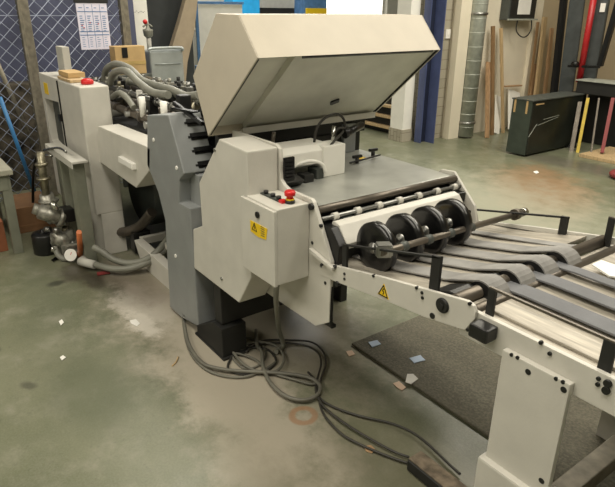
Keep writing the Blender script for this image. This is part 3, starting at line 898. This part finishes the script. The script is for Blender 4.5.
# black fold plates poking out of the end cover
A0 = Vector((-2.602, 1.1, 1.13))
A1 = Vector((-2.471, 1.1, 0.862))
dn = (A1 - A0).normalized()
nn = Vector((-dn.z, 0, dn.x))
if nn.x < 0:
    nn = -nn
for k in range(4):
    p = A0 + (A1 - A0) * (0.16 + 0.235 * k)
    pl = MB().beam(p + Vector((0, 0.07, 0)) + nn * 0.004, p + Vector((0, 0.19, 0)) + nn * 0.004, 0.034, 0.030, up=nn, bev=.012)
    pl.beam(p + Vector((-.12, 0.20, 0.02)) + nn * .02, p + Vector((-.12, 0.9, 0.02)) + nn * 0.02, 0.02, 0.30, up=nn)
    pl.put('fold_plate', 'black', t)
MB().beam((-2.72, 1.186, 1.164), (-2.42, 1.189, 1.107), 0.02, 0.02, bev=.003).beam((-2.68, 1.167, 1.147), (-2.5, 1.196, 1.149), 0.03, 0.008).put('plate_bracket', 'black', t)
MB().box(-2.82, -2.76, 1.24, 1.30, 1.12, 1.19, .006).put('knob_block', 'black', t)
s = MB()
random.seed(5)
for k in range(7):
    q = Vector((-2.46 + .03 * k, 1.27 + .02 * (k % 2), 1.12 - .045 * k))
    s.beam(q, q + Vector((.02, .12, .05)), .03, .05, bev=.004)
    s.cyl(q + Vector((0, .0, .03)), q + Vector((0.0, .10, .03)), .018, seg=12)
s.box(-2.62, -2.30, 1.32, 2.05, 0.35, 1.02, .01)
s.put('fold_roller_block', 'black', t)
MB().box(-2.55, -2.44, 1.16, 1.27, .70, .86, .003).put('recess_panel', 'gray', t)
# side housing
hp = [(-2.1, 1.104), (-1.877, 1.093), (-1.877, 0.56), (-1.988, 0.395), (-2.433, 0.398), (-2.413, 0.612), (-2.311, 0.659), (-2.314, 0.866)]
MB().prism(hp, 1.1, 1.24, 'y', 0.006).put('side_housing', 'cream', t)
for a in ((-2.14, 1.095, 1.051), (-2.138, 1.095, 0.455)):
    MB().cyl(a, (a[0], a[1] + .012, a[2]), .008, seg=12).put('screw', 'steel', t)
# side plates
arc = [(-1.865, 1.04), (-1.87, 1.0), (-1.865, 0.965), (-1.845, 0.945), (-1.81, 0.935)]
MB().prism([(-2.25, 1.10), (-1.90, 1.10), (-1.875, 1.085)] + arc + [(-1.66, 0.935), (-1.645, .925), (-1.53, 0.72), (-1.535, 0.46), (-1.62, 0.405), (-2.25, 0.40)], 1.245, 1.262, 'y', 0.003).put('side_plate', 'cream', t)
MB().prism([(-2.3, .88), (-1.78, .88), (-1.735, .912), (-1.66, .918), (-1.527, .79), (-1.495, .70), (-1.52, .44), (-2.3, .44)], 2.06, 2.075, 'y', 0.003).put('side_plate', 'cream', t)
for q in ((-1.648, 1.243, 0.761), (-1.588, 1.243, 0.685), (-1.561, 1.243, 0.623), (-1.5, 1.235, 0.716), (-1.599, 1.243, 0.846)):
    MB().cyl(q, (q[0], q[1] + .01, q[2]), .007, seg=12).put('bolt', 'black', t)
q = (-1.652, 1.235, 0.908)
MB().cyl(q, (q[0], q[1] + .03, q[2]), .013, seg=16).put('pivot', 'black', t)
MB().box(-1.54, -1.532, 1.25, 1.264, 0.44, 0.70, .002).put('edge_strip', 'blackm', t)
MB().box(-1.59, -1.535, 1.262, 1.285, 0.425, 0.44, .003).put('foot_bracket', 'black', t)
s = MB()
for z in (1.035, 1.02, 1.005, .99, .975, .96):
    s.box(-1.86, -1.852, 1.262, 1.30, z, z + .009)
s.box(-1.872, -1.858, 1.258, 1.31, .95, 1.05, .003)
s.put('connector_strip', 'black', t)
# control box
cb = MB().box(-1.885, -1.667, 1.096, 1.243, 0.61, 0.918, 0.004)
cb = cb.put('control_box', 'cream', t)
dr = MB().box(-1.912, -1.667, 1.082, 1.096, 0.605, 0.912, 0.003).put('door', 'cream', cb)
q = (-1.779, 1.08, 0.871)
MB().cyl((q[0], 1.0825, q[2]), (q[0], 1.076, q[2]), .013, seg=20).put('key_lock', 'black', cb)
MB().prism([(-1.836, 0.833), (-1.713, 0.834), (-1.722, 0.787), (-1.779, 0.78), (-1.835, 0.788)], 1.0800, 1.0822, 'y').put('warning_label', 'yellow', cb)
def tri(name, c, sz, y, par, m='black'):
    s = MB()
    P = [(c[0] - sz, c[1] - sz * .8), (c[0] + sz, c[1] - sz * .8), (c[0], c[1] + sz)]
    for i in range(3):
        a, b = P[i], P[(i + 1) % 3]
        s.beam((a[0], y, a[1]), (b[0], y, b[1]), sz * .16, .001, up=(0, 1, 0))
    z = [(c[0] + .1 * sz, c[1] + .5 * sz), (c[0] - .2 * sz, c[1]), (c[0] + .15 * sz, c[1] - .05 * sz), (c[0], c[1] - .55 * sz)]
    for i in range(3):
        s.beam((z[i][0], y, z[i][1]), (z[i + 1][0], y, z[i + 1][1]), sz * .14, .001, up=(0, 1, 0))
    return s.put(name, m, par)
tri('warning_sign', (-1.804, 0.814), .017, 1.0793, cb)
s = MB()
lx, lz = (-1.749, 0.819)
for k in range(5):
    s.box(lx - .008, lx + .018, 1.0790, 1.0798, lz + .012 - k * .009, lz + .0145 - k * .009)
s.put('label_text', 'dgray', cb)
bz = .918
e = Vector((-1.71, 1.183, 0.93))
MB().cyl((e.x, e.y, bz), (e.x, e.y, bz + .012), .019, seg=24).put('switch_collar', 'black', cb)
MB().cyl((e.x, e.y, bz + .012), (e.x, e.y, bz + .018), .016, seg=24).put('switch_ring', 'yellow', cb)
MB().lathe((e.x, e.y, bz + .018), [(.013, 0), (.013, .010), (.021, .013), (.022, .024), (.018, .031), (.0, .033)]).put('emergency_stop', 'red', cb, 'red mushroom stop button')
MB().beam((-1.875, 1.165, bz + .003), (-1.73, 1.165, bz + .003), .03, .005, bev=.002).put('switch_strip', 'dgray', cb)
for x in (-1.85, -1.80, -1.76):
    MB().cyl((x, 1.165, bz + .005), (x, 1.165, bz + .018), .010, seg=16).put('push_button', 'black', cb)
MB().box(-1.74, -1.715, 1.15, 1.175, bz, bz + .012, .003).put('red_marker', 'red', cb)
MB().tube([(-1.741, 1.14, 0.576), (-1.795, 1.17, 0.495), (-1.912, 1.25, 0.336), (-2.064, 1.36, 0.131), (-2.085, 1.398, 0.02), (-2.052, 1.333, 0.02)], .012, seg=12).put('cable_conduit', 'hose', t)
# underframe
MB().box(-2.27, -2.20, 1.12, 2.0, 0.175, 0.45, 0.004).put('underframe', 'blackm', t)
MB().prism([(-2.45, .0), (-2.17, .0), (-2.17, .17), (-2.26, .17), (-2.45, .065)], 1.10, 1.235, 'y', .004).box(-2.47, -2.155, 1.095, 1.24, 0, .012, .003).put('foot', 'blackm', t)
MB().box(-2.5, -2.3, 1.95, 2.0, 0, .4, .004).put('foot', 'blackm', t)
# table
MB().box(-2.60, -1.665, 1.264, 2.058, 0.884, 0.90, 0.003).put('feed_table', 'table', t)
MB().box(-2.3, -1.68, 1.264, 2.06, 0.64, 0.883, 0.003).put('table_box', 'blackm', t)
MB().cyl((-1.65, 1.265, .888), (-1.65, 2.06, .888), .016, seg=18).put('edge_roller', 'rod', t)
s = MB().cyl((-1.618, 1.265, .862), (-1.618, 2.06, .862), .009, seg=14)
s.put('collar_shaft', 'steel', t)
for k in range(7):
    y = 1.33 + k * .115
    MB().cyl((-1.618, y - .012, .862), (-1.618, y + .012, .862), .015, seg=16).put('collar', 'cream', t)
s = MB()
for k in range(6):
    y = 1.36 + k * .115
    s.box(-1.61, -1.58, y, y + .05, .843, .852, .002)
s.put('guide_blocks', 'dgray', t)
MB().box(-1.67, -1.58, 1.264, 2.06, .80, .842, .003).put('roller_tray', 'black', t)
MB().prism([(-1.60, .852), (-1.585, .858), (-1.555, .85), (-1.505, .79), (-1.51, .765), (-1.60, .765)], 1.30, 1.985, 'y', .004).put('delivery_cover', 'cream', t)
MB().prism([(-1.61, .84), (-1.56, .845), (-1.505, .785), (-1.52, .70), (-1.60, .70)], 1.264, 1.30, 'y', .004).put('end_cap', 'black', t)
MB().box(-1.62, -1.54, 1.30, 2.06, .66, .765, .003).put('lower_tray', 'blackm', t)
c0 = Vector((-1.54, 1.615, 0.841))
MB().beam((-1.533, c0.y - .03, .8245), (-1.533, c0.y + .03, .8245), .022, .003, up=(.77, 0, .64)).put('warning_label', 'yellow', t)
# register head above the table
MB().prism([(-2.14, .965), (-1.98, .965), (-1.98, 1.025), (-2.02, 1.045), (-2.14, 1.045)], 1.262, 1.60, 'y', .005).put('head_beam', 'white', t)
MB().box(-2.07, -1.97, 1.545, 1.67, .90, 1.04, .005).put('head_block', 'white', t)
MB().box(-2.36, -2.28, 1.92, 2.0, .90, 1.05, .004).put('guide_post', 'gray', t)
MB().box(-2.0, -1.94, 1.42, 1.47, .90, .935, .003).put('sensor', 'blackm', t)
MB().box(-2.03, -1.96, 1.50, 1.54, .90, .945, .003).put('sensor', 'dgray', t)
MB().prism([(-2.1, .90), (-1.93, .90), (-1.90, .93), (-2.1, .97)], 1.30, 1.39, 'y').put('air_nozzle', 'black', t)
MB().tube([(-1.99, 1.40, .97), (-1.96, 1.46, .99), (-1.95, 1.52, .97), (-1.95, 1.54, .93)], .008).put('white_tube', 'white', t)
MB().tube([(-2.05, 1.551, 1.041), (-2.05, 1.566, 1.107), (-2.05, 1.611, 1.147), (-2.05, 1.68, 1.159), (-2.05, 1.722, 1.128), (-2.05, 1.724, 1.081), (-2.0, 1.631, 1.054), (-1.98, 1.571, 1.02)], .006).put('black_tube', 'cabled', t)
MB().tube([(-2.05, 1.678, 1.035), (-2.05, 1.671, 1.073), (-2.05, 1.7, 1.093), (-2.05, 1.761, 1.073)], .006).put('black_tube', 'cabled', t)
MB().cyl((-2.05, 1.737, 1.066), (-2.1, 1.879, 1.081), .018, bev=.003).cyl((-2.05, 1.725, 1.063), (-2.05, 1.755, 1.073), .024).put('valve_block', 'black', t)
MB().cyl((-2.05, 1.655, 1.015), (-2.05, 1.664, 1.106), .009).put('stud', 'chrome', t)
MB().cyl((-2.15, 1.39, 1.029), (-2.15, 1.402, 1.091), .009).put('stud', 'rod', t)
MB().cyl((-2.06, 1.777, 0.915), (-2.1, 2.011, 0.915), .005).put('knob_rod', 'black', t)
for q in ((-2.086, 1.845, 0.9), (-2.15, 2.009, 0.9)):
    k = MB().cyl(q, (q[0], q[1], .925), .010, seg=14).box(q[0] - .008, q[0] + .008, q[1] - .028, q[1] + .028, .925, .94, .004)
    k.put('clamp_knob', 'black', t)
MB().box(-2.17, -2.12, 1.90, 1.95, .90, .903).put('yellow_mark', 'yellow', t)
# hood
HA, HB, HC, HD, HE = (-2.296, 1.075), (-1.867, 1.434), (-1.997, 1.579), (-2.169, 1.581), (-2.41, 1.322)
hd = MB().prism([HA, HB, HC, HD, HE], 1.150, 1.158, 'y', 0.002)
hd.prism([HA, HB, HC, HD, HE], 2.122, 2.130, 'y', 0.002)
cen = Vector((-2.15, 1.40))
def wall(a, b, y0, y1, th):
    a = Vector(a)
    b = Vector(b)
    ia = a + (cen - a).normalized() * th
    ib = b + (cen - b).normalized() * th
    hd.prism([tuple(a), tuple(b), tuple(ib), tuple(ia)], y0, y1, 'y')
for a, b in ((HB, HC), (HC, HD), (HD, HE), (HE, HA)):
    wall(a, b, 1.1525, 2.1275, .010)
hood = hd.put('hood', 'hoodp', t, 'raised beige hood')
ab = (Vector(HB) - Vector(HA)).normalized()
nin = Vector((-ab.y, ab.x))
def lining(f0, f1, y0, y1, off, th=.004):
    a = Vector(HA) + (Vector(HB) - Vector(HA)) * f0
    b = Vector(HA) + (Vector(HB) - Vector(HA)) * f1
    return MB().prism([tuple(a + nin * off), tuple(b + nin * off), tuple(b + nin * (off + th)), tuple(a + nin * (off + th))], y0, y1, 'y')
lining(.01, .975, 1.162, 1.33, .034).put('lining', 'inner', hood)
lining(.01, .975, 1.33, 2.118, .008, .026).put('lining', 'inner', hood)
lining(.97, .985, 1.36, 2.09, .0, .01).put('gasket', 'black', hood)
lining(.02, .98, 1.156, 1.162, -.001, .01).put('gasket', 'black', hood)
lining(.02, .98, 2.116, 2.122, -.001, .01).put('gasket', 'black', hood)
MB().prism([(HA[0], HA[1]), (HA[0] + .05, HA[1] + .0), (HA[0] + .05, HA[1] + .03)], 1.3, 2.10, 'y').put('lower_lip', 'cream', hood)
lc0 = Vector(HA) + (Vector(HB) - Vector(HA)) * .30 + nin * .004
MB().beam((lc0.x, 1.735, lc0.y), (lc0.x + .018, 1.775, lc0.y + .015), .034, .008, up=(nin.x, 0, nin.y), bev=.003).put('latch', 'black', hood)
MB().box(-2.33, -2.30, 1.2, 2.08, 1.0, 1.08, .004).put('hinge_rail', 'blackm', t)

# ------------------------------------------------------------------ delivery conveyor
DC = thing('delivery_conveyor', 'cream belt conveyor with black pressing wheels leading away from the machine to the right', 'conveyor', (-0.8, 1.68, 0))
t = DC
R1 = [(-1.60, .70), (-1.51, .716), (-1.26, .767), (-1.0, .812), (-.905, .828), (-.882, .822), (-.872, .806), (-.872, .785), (-.90, .734), (-1.06, .706), (-1.20, .692), (-1.504, .653), (-1.60, .645)]
for (ya, yb) in ((1.243, 1.256), (2.094, 2.107)):
    MB().prism(R1 if ya < 2 else [(x + (.0), z) for x, z in R1], ya, yb, 'y', .002).put('side_rail', 'cream', t)
for (ya, yb) in ((1.257, 1.272), (2.078, 2.093)):
    MB().prism([(-.93, .80), (.5, .803), (.5, .705), (-.93, .705)], ya, yb, 'y', .002).put('side_rail', 'cream', t)
MB().prism([(-1.645, .745), (-1.50, .715), (-1.50, .70), (-1.645, .725)], 1.225, 1.243, 'y', .004).put('hinge_link', 'cream', t)
for q in ((-1.565, 1.225, 0.703), (-1.506, 1.24, 0.708), (-1.447, 1.24, 0.706), (-1.446, 1.24, 0.686), (-1.295, 1.24, 0.757), (-1.074, 1.24, 0.785), (-1.07, 1.24, 0.769), (-0.895, 1.24, 0.824), (-0.89, 1.24, 0.741), (-1.098, 1.24, 0.792), (-0.672, 1.252, 0.804), (-0.643, 1.252, 0.786), (-0.513, 1.252, 0.784), (-0.512, 1.252, 0.768)):
    MB().cyl(q, (q[0], q[1] + .008, q[2]), .0055, seg=12).put('bolt', 'black', t)
for q in ((-1.024, 1.24, 0.726), (-0.49, 1.25, 0.784), (-0.49, 1.25, 0.764), (-1.485, 1.235, 0.652)):
    MB().cyl(q, (q[0], q[1] + .015, q[2]), .010, seg=12).put('bolt', 'black', t)
q = (-0.989, 1.235, 0.778)
MB().cyl(q, (q[0], q[1] + .02, q[2]), .024, seg=28, bev=.003).cyl((q[0], q[1] - .005, q[2]), q, .010, seg=16).put('knob', 'blackm', t)
MB().box(-.862, -.800, 1.205, 1.256, .748, .790, .006).put('handle_block', 'black', t)
c = (-1.242, 0.722)
MB().prism([(c[0] - .027, c[1] - .022), (c[0] + .027, c[1] - .022), (c[0], c[1] + .027)], 1.2412, 1.2430, 'y').put('warning_label', 'yellow', t)
tri('warning_sign', (c[0], c[1] - .001), .022, 1.2405, t)
# bed plates
MB().prism([(-1.58, .699), (-1.30, .737), (-1.08, .786), (-1.02, .800), (-1.02, .79), (-1.08, .776), (-1.58, .69)], 1.256, 2.094, 'y').put('bed_plate', 'bed', t)
MB().box(-.93, .5, 1.272, 2.078, .786, .794).put('bed_plate', 'bed', t)
for y0 in (1.30,):
    MB().box(-.86, .5, y0, y0 + .035, .794, .803, .003).put('slide_rail', 'bed', t)
MB().cyl((-.955, 1.256, .803), (-.955, 2.094, .803), .022, seg=20).put('belt_roller', 'rod', t)
MB().cyl((-.895, 1.272, .790), (-.895, 2.078, .790), .018, seg=20).put('belt_roller', 'rod', t)
MB().cyl((-1.545, 1.262, .69), (-1.545, 2.094, .69), .02, seg=20).put('belt_roller', 'rod', t)
RX, RZ, RR = -.945, .786, .056
for y in (1.395, 1.530, 1.660, 1.795):
    path = [(-1.56, .712), (-1.30, .747), (-1.08, .796), (-.99, .828)]
    for k in range(10):
        a = math.radians(100 - k * 16)
        path.append((RX + RR * math.cos(a), RZ + RR * math.sin(a)))
    MB().strip(path, y - .038, y + .038, .005).put('delivery_belt', 'belt1', t)
    MB().cyl((RX, y - .037, RZ), (RX, y + .037, RZ), RR - .004, seg=24).put('pulley', 'black', t)
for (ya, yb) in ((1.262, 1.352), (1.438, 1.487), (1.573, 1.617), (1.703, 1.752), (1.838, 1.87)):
    MB().prism([(-1.06, .79), (-.985, .822), (-.955, .822), (-.955, .79)], ya, yb, 'y').put('gap_shade', 'black', t)  # black wedges stand in for the shade in the gaps between belts
for y in (1.93,):
    MB().strip([(-1.56, .703), (-1.0, .803), (-.95, .820)], y - .022, y + .022, .004).put('delivery_belt', 'belt1', t)
for y, w in ((1.467, .036), (1.603, .032), (1.735, .024)):
    path = []
    for k in range(7):
        a = math.radians(200 - k * 18)
        path.append((-.935 + .028 * math.cos(a), .780 + .028 * math.sin(a)))
    path += [(-.84, .813), (.46, .813), (.49, .79), (.46, .765)]
    MB().strip(path, y - w, y + w, .006).put('delivery_belt', 'belt', t)
MB().prism([(-.84, 1.80), (-.76, 1.76), (-.70, 1.80), (-.70, 1.86), (-.84, 1.86)], .818, .824, 'z').put('paper_chute', 'white', t)
# guard bars on posts
def guard(y, x0, z0a, z1a, x1, z0b, z1b, w=.014, m='rod'):
    MB().box(x0 - .012, x0 + .012, y, y + .012, z0a, z1a, .002).put('guard_post', 'blackm', t)
    MB().box(x1 - w, x1 + w, y, y + .012, z0b, z1b, .002).put('guard_post', 'blackm', t)
    MB().beam((x0 - .012, y + .006, z1a), (x1 + w, y + .006, z1b), .010 if m == 'rod' else .012, .007, bev=.001).put('guard_bar', m, t)
guard(1.257, -1.47, .715, .805, -1.045, .79, .915, .018, 'blackm')
guard(1.273, -.850, .795, .880, -.515, .795, .880, .016)
guard(2.082, -1.545, .69, .760, -1.115, .75, .853, .016, 'blackm')
guard(2.066, -.930, .79, .905, -.30, .79, .905, .016)
# pressing wheels on the cross shaft
sh0 = Vector((-1.285, 1.262, .842))
sh1 = Vector((-1.36, 2.20, .782))
sh = MB().cyl(sh0, sh1, .0125, seg=18)
sh = sh.put('press_shaft', 'rod', t)
MB().beam(sh0 + Vector((-.03, .0, 0)), sh0 + Vector((.0, .05, 0)), .05, .045, bev=.006).put('shaft_clamp', 'steel', sh)
q = sh0 + (sh1 - sh0) * .90
MB().cyl(q, q + (sh1 - sh0) * .03, .024, seg=16).put('shaft_collar', 'rod', sh)
MB().cyl(sh1 - (sh1 - sh0) * .03, sh1, .018, seg=16).put('shaft_collar', 'chrome', sh)
WR = .094
for i, y in enumerate((1.350, 1.488, 1.620, 1.755)):
    zc = .803 + .004 * i
    xc = -1.40
    q = sh0 + (sh1 - sh0) * ((y - 1.262) / .918 + .07)
    w = MB().lathe((xc, y, zc), [(WR - .030, -.016), (WR - .006, -.02), (WR, -.014), (WR, .014), (WR - .006, .02), (WR - .030, .016)], 'y', 36)
    w = w.put('press_wheel', 'tyre', t)
    MB().lathe((xc, y, zc), [(.0, -.010), (WR - .028, -.010), (WR - .028, .010), (.0, .010)], 'y', 30).put('wheel_disc', 'black', w)
    MB().lathe((xc, y, zc), [(.0, -.022), (.020, -.022), (.022, .022), (.0, .022)], 'y', 20).put('hub', 'steel', w)
    s = MB()
    for k in range(5):
        a = 2 * PI * k / 5
        s.cyl((xc + .032 * math.cos(a), y - .0125, zc + .032 * math.sin(a)), (xc + .032 * math.cos(a), y - .0095, zc + .032 * math.sin(a)), .004, seg=8)
    s.put('hub_screws', 'steel', w)
    MB().beam((xc, y + .03, zc), (q.x, y + .03, q.z), .014, .022, bev=.003).cyl((q.x, y + .015, q.z), (q.x, y + .045, q.z), .018, seg=16).cyl((xc, y + .018, zc), (xc, y + .04, zc), .012, seg=12).put('swing_arm', 'dgray', w)
# leg and foot column
MB().box(-.765, -.566, 1.236, 1.256, .30, .742, .003).put('leg_plate', 'cream', t)
for q in ((-0.737, 1.235, 0.739), (-0.718, 1.235, 0.74), (-0.605, 1.235, 0.738), (-0.586, 1.235, 0.739)):
    MB().cyl(q, (q[0], q[1] + .004, q[2]), .0055, seg=12).put('bolt', 'black', t)
for q in ((-0.681, 1.235, 0.716), (-0.58, 1.235, 0.72), (-0.587, 1.235, 0.417)):
    MB().cyl(q, (q[0], q[1] + .004, q[2]), .0085, seg=16).put('bolt', 'black', t)
MB().box(-.778, -.53, 1.215, 1.30, .0, .372, .008).put('foot_column', 'cream', t)
MB().box(-.765, -.566, 2.09, 2.108, .10, .742, .003).put('leg_plate', 'cream', t)
MB().box(-.805, -.53, 2.06, 2.14, .0, .375, .008).put('foot_column', 'cream', t)
MB().box(-.69, -.62, 1.30, 2.06, .10, .16, .004).put('cross_beam', 'post', t)

for (ya, yb) in ((1.236, 1.256), (2.09, 2.108)):
    MB().box(.2, .4, ya, yb, .0, .742, .003).put('leg_plate', 'cream', t)
MB().cyl((.455, 1.272, .789), (.455, 2.078, .789), .022, seg=20).put('belt_roller', 'rod', t)

# matting and litter
tag(MB().box(-1.905, .6, 1.70, 2.42, 0.0, .014, .005).put('rubber_mat', mat_material()), 'dark grey rubber mat on the floor under the conveyor', 'mat')
def scrap(name, px4, z, m, label, cat='paper scrap', h=.003):
    s = MB().prism(px4, z, z + h, 'z')
    return tag(s.put(name, m), label, cat)
M_['pblue'] = mat('pale_blue_paper', (190, 206, 228), 0.8, var=0.05)
M_['ppink'] = mat('pale_pink_paper', (228, 200, 176), 0.8, var=0.05)
scrap('paper_scrap', [(-1.858, 1.772), (-1.845, 1.823), (-1.805, 1.813), (-1.811, 1.757)], .015, 'pblue', 'pale blue scrap at the far left corner of the rubber mat')
scrap('paper_scrap', [(-1.631, 1.838), (-1.618, 1.902), (-1.573, 1.89), (-1.587, 1.827)], .015, 'pblue', 'pale blue and white scrap in the middle of the rubber mat')
scrap('paper_scrap', [(-1.542, 1.734), (-1.526, 1.757), (-1.485, 1.748), (-1.476, 1.693), (-1.503, 1.682)], .015, 'paper', 'crumpled white scrap on the near edge of the rubber mat')
scrap('paper_scrap', [(-1.541, 1.642), (-1.536, 1.676), (-1.484, 1.669), (-1.479, 1.638), (-1.509, 1.636)], .002, 'ppink', 'pinkish scrap on the floor touching the near edge of the mat')
scrap('paper_scrap', [(-1.873, 1.637), (-1.863, 1.668), (-1.826, 1.657), (-1.83, 1.62)], .002, 'ppink', 'pinkish scrap on the floor off the left corner of the mat')
scrap('paper_scrap', [(-3.017, 0.547), (-3.03, 0.567), (-2.99, 0.566), (-2.966, 0.544)], .002, 'paper', 'small white scrap nearest the oil stain on the left floor')
scrap('paper_scrap', [(-2.65, 0.457), (-2.66, 0.474), (-2.633, 0.481), (-2.618, 0.458)], .002, 'paper', 'small white scrap lowest on the left floor')
scrap('paper_scrap', [(-2.803, 0.866), (-2.795, 0.897), (-2.74, 0.899), (-2.719, 0.874), (-2.769, 0.859)], .002, 'paper', 'white scrap on the floor left of the grey end cover')
scrap('paper_scrap', [(-3.401, 5.53), (-3.401, 5.603), (-3.34, 5.547), (-3.334, 5.484)], .002, 'paper', 'white scrap on the open floor before the dark cabinet')
scrap('rust_flake', [(-1.309, 1.258), (-1.297, 1.285), (-1.271, 1.282), (-1.262, 1.258), (-1.284, 1.246)], .002, 'woodr', 'orange-brown flake on the floor near the pedal cables', 'flake')
tag(MB().tube([(-2.262, 0.873, 0.004), (-2.282, 0.902, 0.004), (-2.317, 0.929, 0.004)], .004).put('orange_chip', 'wood'), 'thin orange chip on the floor in front of the grey end cover', 'chip')

# foot pedal
q0 = (-1.123, 1.302, 0.06)
t = thing('foot_pedal', 'dusty dark foot pedal box on the floor at the bottom edge', 'pedal', (q0[0] + .12, q0[1] + .04, 0))
MB().box(q0[0], q0[0] + .26, q0[1], q0[1] + .075, 0.004, .055, .010, 3).put('housing', 'blackm', t)
MB().box(q0[0] + .004, q0[0] + .256, q0[1] + .004, q0[1] + .071, .0545, .062, .004).put('tread', 'pedal', t, 'dusty tread on top')

# cables on the floor
def cable(pts, r, m, label, group=None):
    tag(MB().tube(pts, r, seg=8).put('floor_cable', m), label, 'cable', group)
cable([(-2.661, 1.116, 0.009), (-2.548, 1.07, 0.009), (-2.401, 1.017, 0.009), (-2.256, 0.986, 0.009), (-2.128, 0.991, 0.009), (-2.038, 1.033, 0.009), (-1.977, 1.105, 0.009), (-1.969, 1.199, 0.009), (-1.993, 1.294, 0.009)], 0.007, 'cable', 'grey cable dropping from the grey end cover and looping right')
cable([(-2.148, 1.217, 0.013), (-2.189, 1.337, 0.013), (-2.113, 1.46, 0.013), (-2.035, 1.537, 0.013), (-1.942, 1.537, 0.013), (-1.84, 1.483, 0.013), (-1.757, 1.389, 0.013), (-1.682, 1.313, 0.013), (-1.626, 1.293, 0.013), (-1.548, 1.309, 0.013), (-1.448, 1.358, 0.013), (-1.342, 1.43, 0.013), (-1.249, 1.464, 0.013), (-1.151, 1.463, 0.013), (-1.048, 1.449, 0.013), (-0.984, 1.442, 0.013)], 0.005, 'cabled', 'dark cable ending behind the foot pedal, right-hand one of three')
cable([(-2.173, 1.198, 0.019), (-2.168, 1.3, 0.019), (-2.088, 1.43, 0.019), (-2.008, 1.492, 0.019), (-1.925, 1.499, 0.019), (-1.841, 1.453, 0.019), (-1.749, 1.359, 0.019), (-1.68, 1.301, 0.019), (-1.598, 1.271, 0.019), (-1.521, 1.265, 0.019), (-1.405, 1.277, 0.019), (-1.287, 1.3, 0.019), (-1.203, 1.322, 0.019), (-1.152, 1.347, 0.019)], 0.005, 'cabled', 'dark cable ending at the top of the foot pedal, middle one of three')
cable([(-2.164, 1.147, 0.008), (-2.175, 1.256, 0.008), (-2.107, 1.321, 0.008), (-1.994, 1.295, 0.008), (-1.963, 1.195, 0.008), (-2.01, 1.102, 0.008), (-2.086, 1.08, 0.008), (-2.164, 1.147, 0.008)], 0.006, 'cabled', 'dark tight loop of cable under the control box')
cable([(-1.831, 1.368, 0.013), (-1.729, 1.349, 0.013), (-1.656, 1.299, 0.013), (-1.585, 1.256, 0.013), (-1.506, 1.232, 0.013), (-1.399, 1.225, 0.013), (-1.294, 1.254, 0.013), (-1.199, 1.293, 0.013), (-1.136, 1.326, 0.013)], 0.005, 'cabled', 'dark cable ending at the front of the foot pedal, leftmost one of three')
cable([(-2.286, 1.361, 0.023), (-2.158, 1.288, 0.023), (-2.089, 1.274, 0.023), (-1.984, 1.214, 0.023), (-1.857, 1.172, 0.023), (-1.741, 1.17, 0.023), (-1.669, 1.211, 0.023), (-1.653, 1.281, 0.023), (-1.701, 1.339, 0.023), (-1.776, 1.339, 0.023), (-1.855, 1.281, 0.023), (-1.945, 1.184, 0.023), (-2.012, 1.104, 0.023), (-2.075, 1.043, 0.023), (-2.162, 0.993, 0.023), (-2.287, 0.997, 0.023), (-2.424, 1.029, 0.023), (-2.584, 1.087, 0.023)], 0.009, 'cable', 'thick grey cable coiled in a wide loop on the floor')
cable([(-2.219, 1.166, 0.007), (-2.269, 1.241, 0.007), (-2.259, 1.307, 0.007), (-2.173, 1.327, 0.007), (-2.068, 1.284, 0.007), (-2.018, 1.206, 0.007), (-2.042, 1.143, 0.007), (-2.129, 1.138, 0.007), (-2.213, 1.174, 0.007)], 0.005, 'cable', 'small grey ring of cable at the upper left of the coil')
cable([(-2.245, 1.257, 0.014), (-2.258, 1.188, 0.014), (-2.205, 1.136, 0.014), (-2.149, 1.183, 0.014), (-2.058, 1.22, 0.014), (-1.934, 1.221, 0.014), (-1.811, 1.284, 0.014), (-1.744, 1.326, 0.014), (-1.747, 1.374, 0.014)], 0.006, 'cable', 'grey cable crossing through the middle of the coil')
cable([(-2.246, 1.17, 0.021), (-2.135, 1.153, 0.021), (-2.033, 1.149, 0.021), (-1.947, 1.185, 0.021), (-1.917, 1.255, 0.021), (-1.984, 1.335, 0.021), (-2.097, 1.363, 0.021), (-2.182, 1.309, 0.021), (-2.202, 1.215, 0.021)], 0.007, 'cable', 'grey cable ring lying beneath the control box')
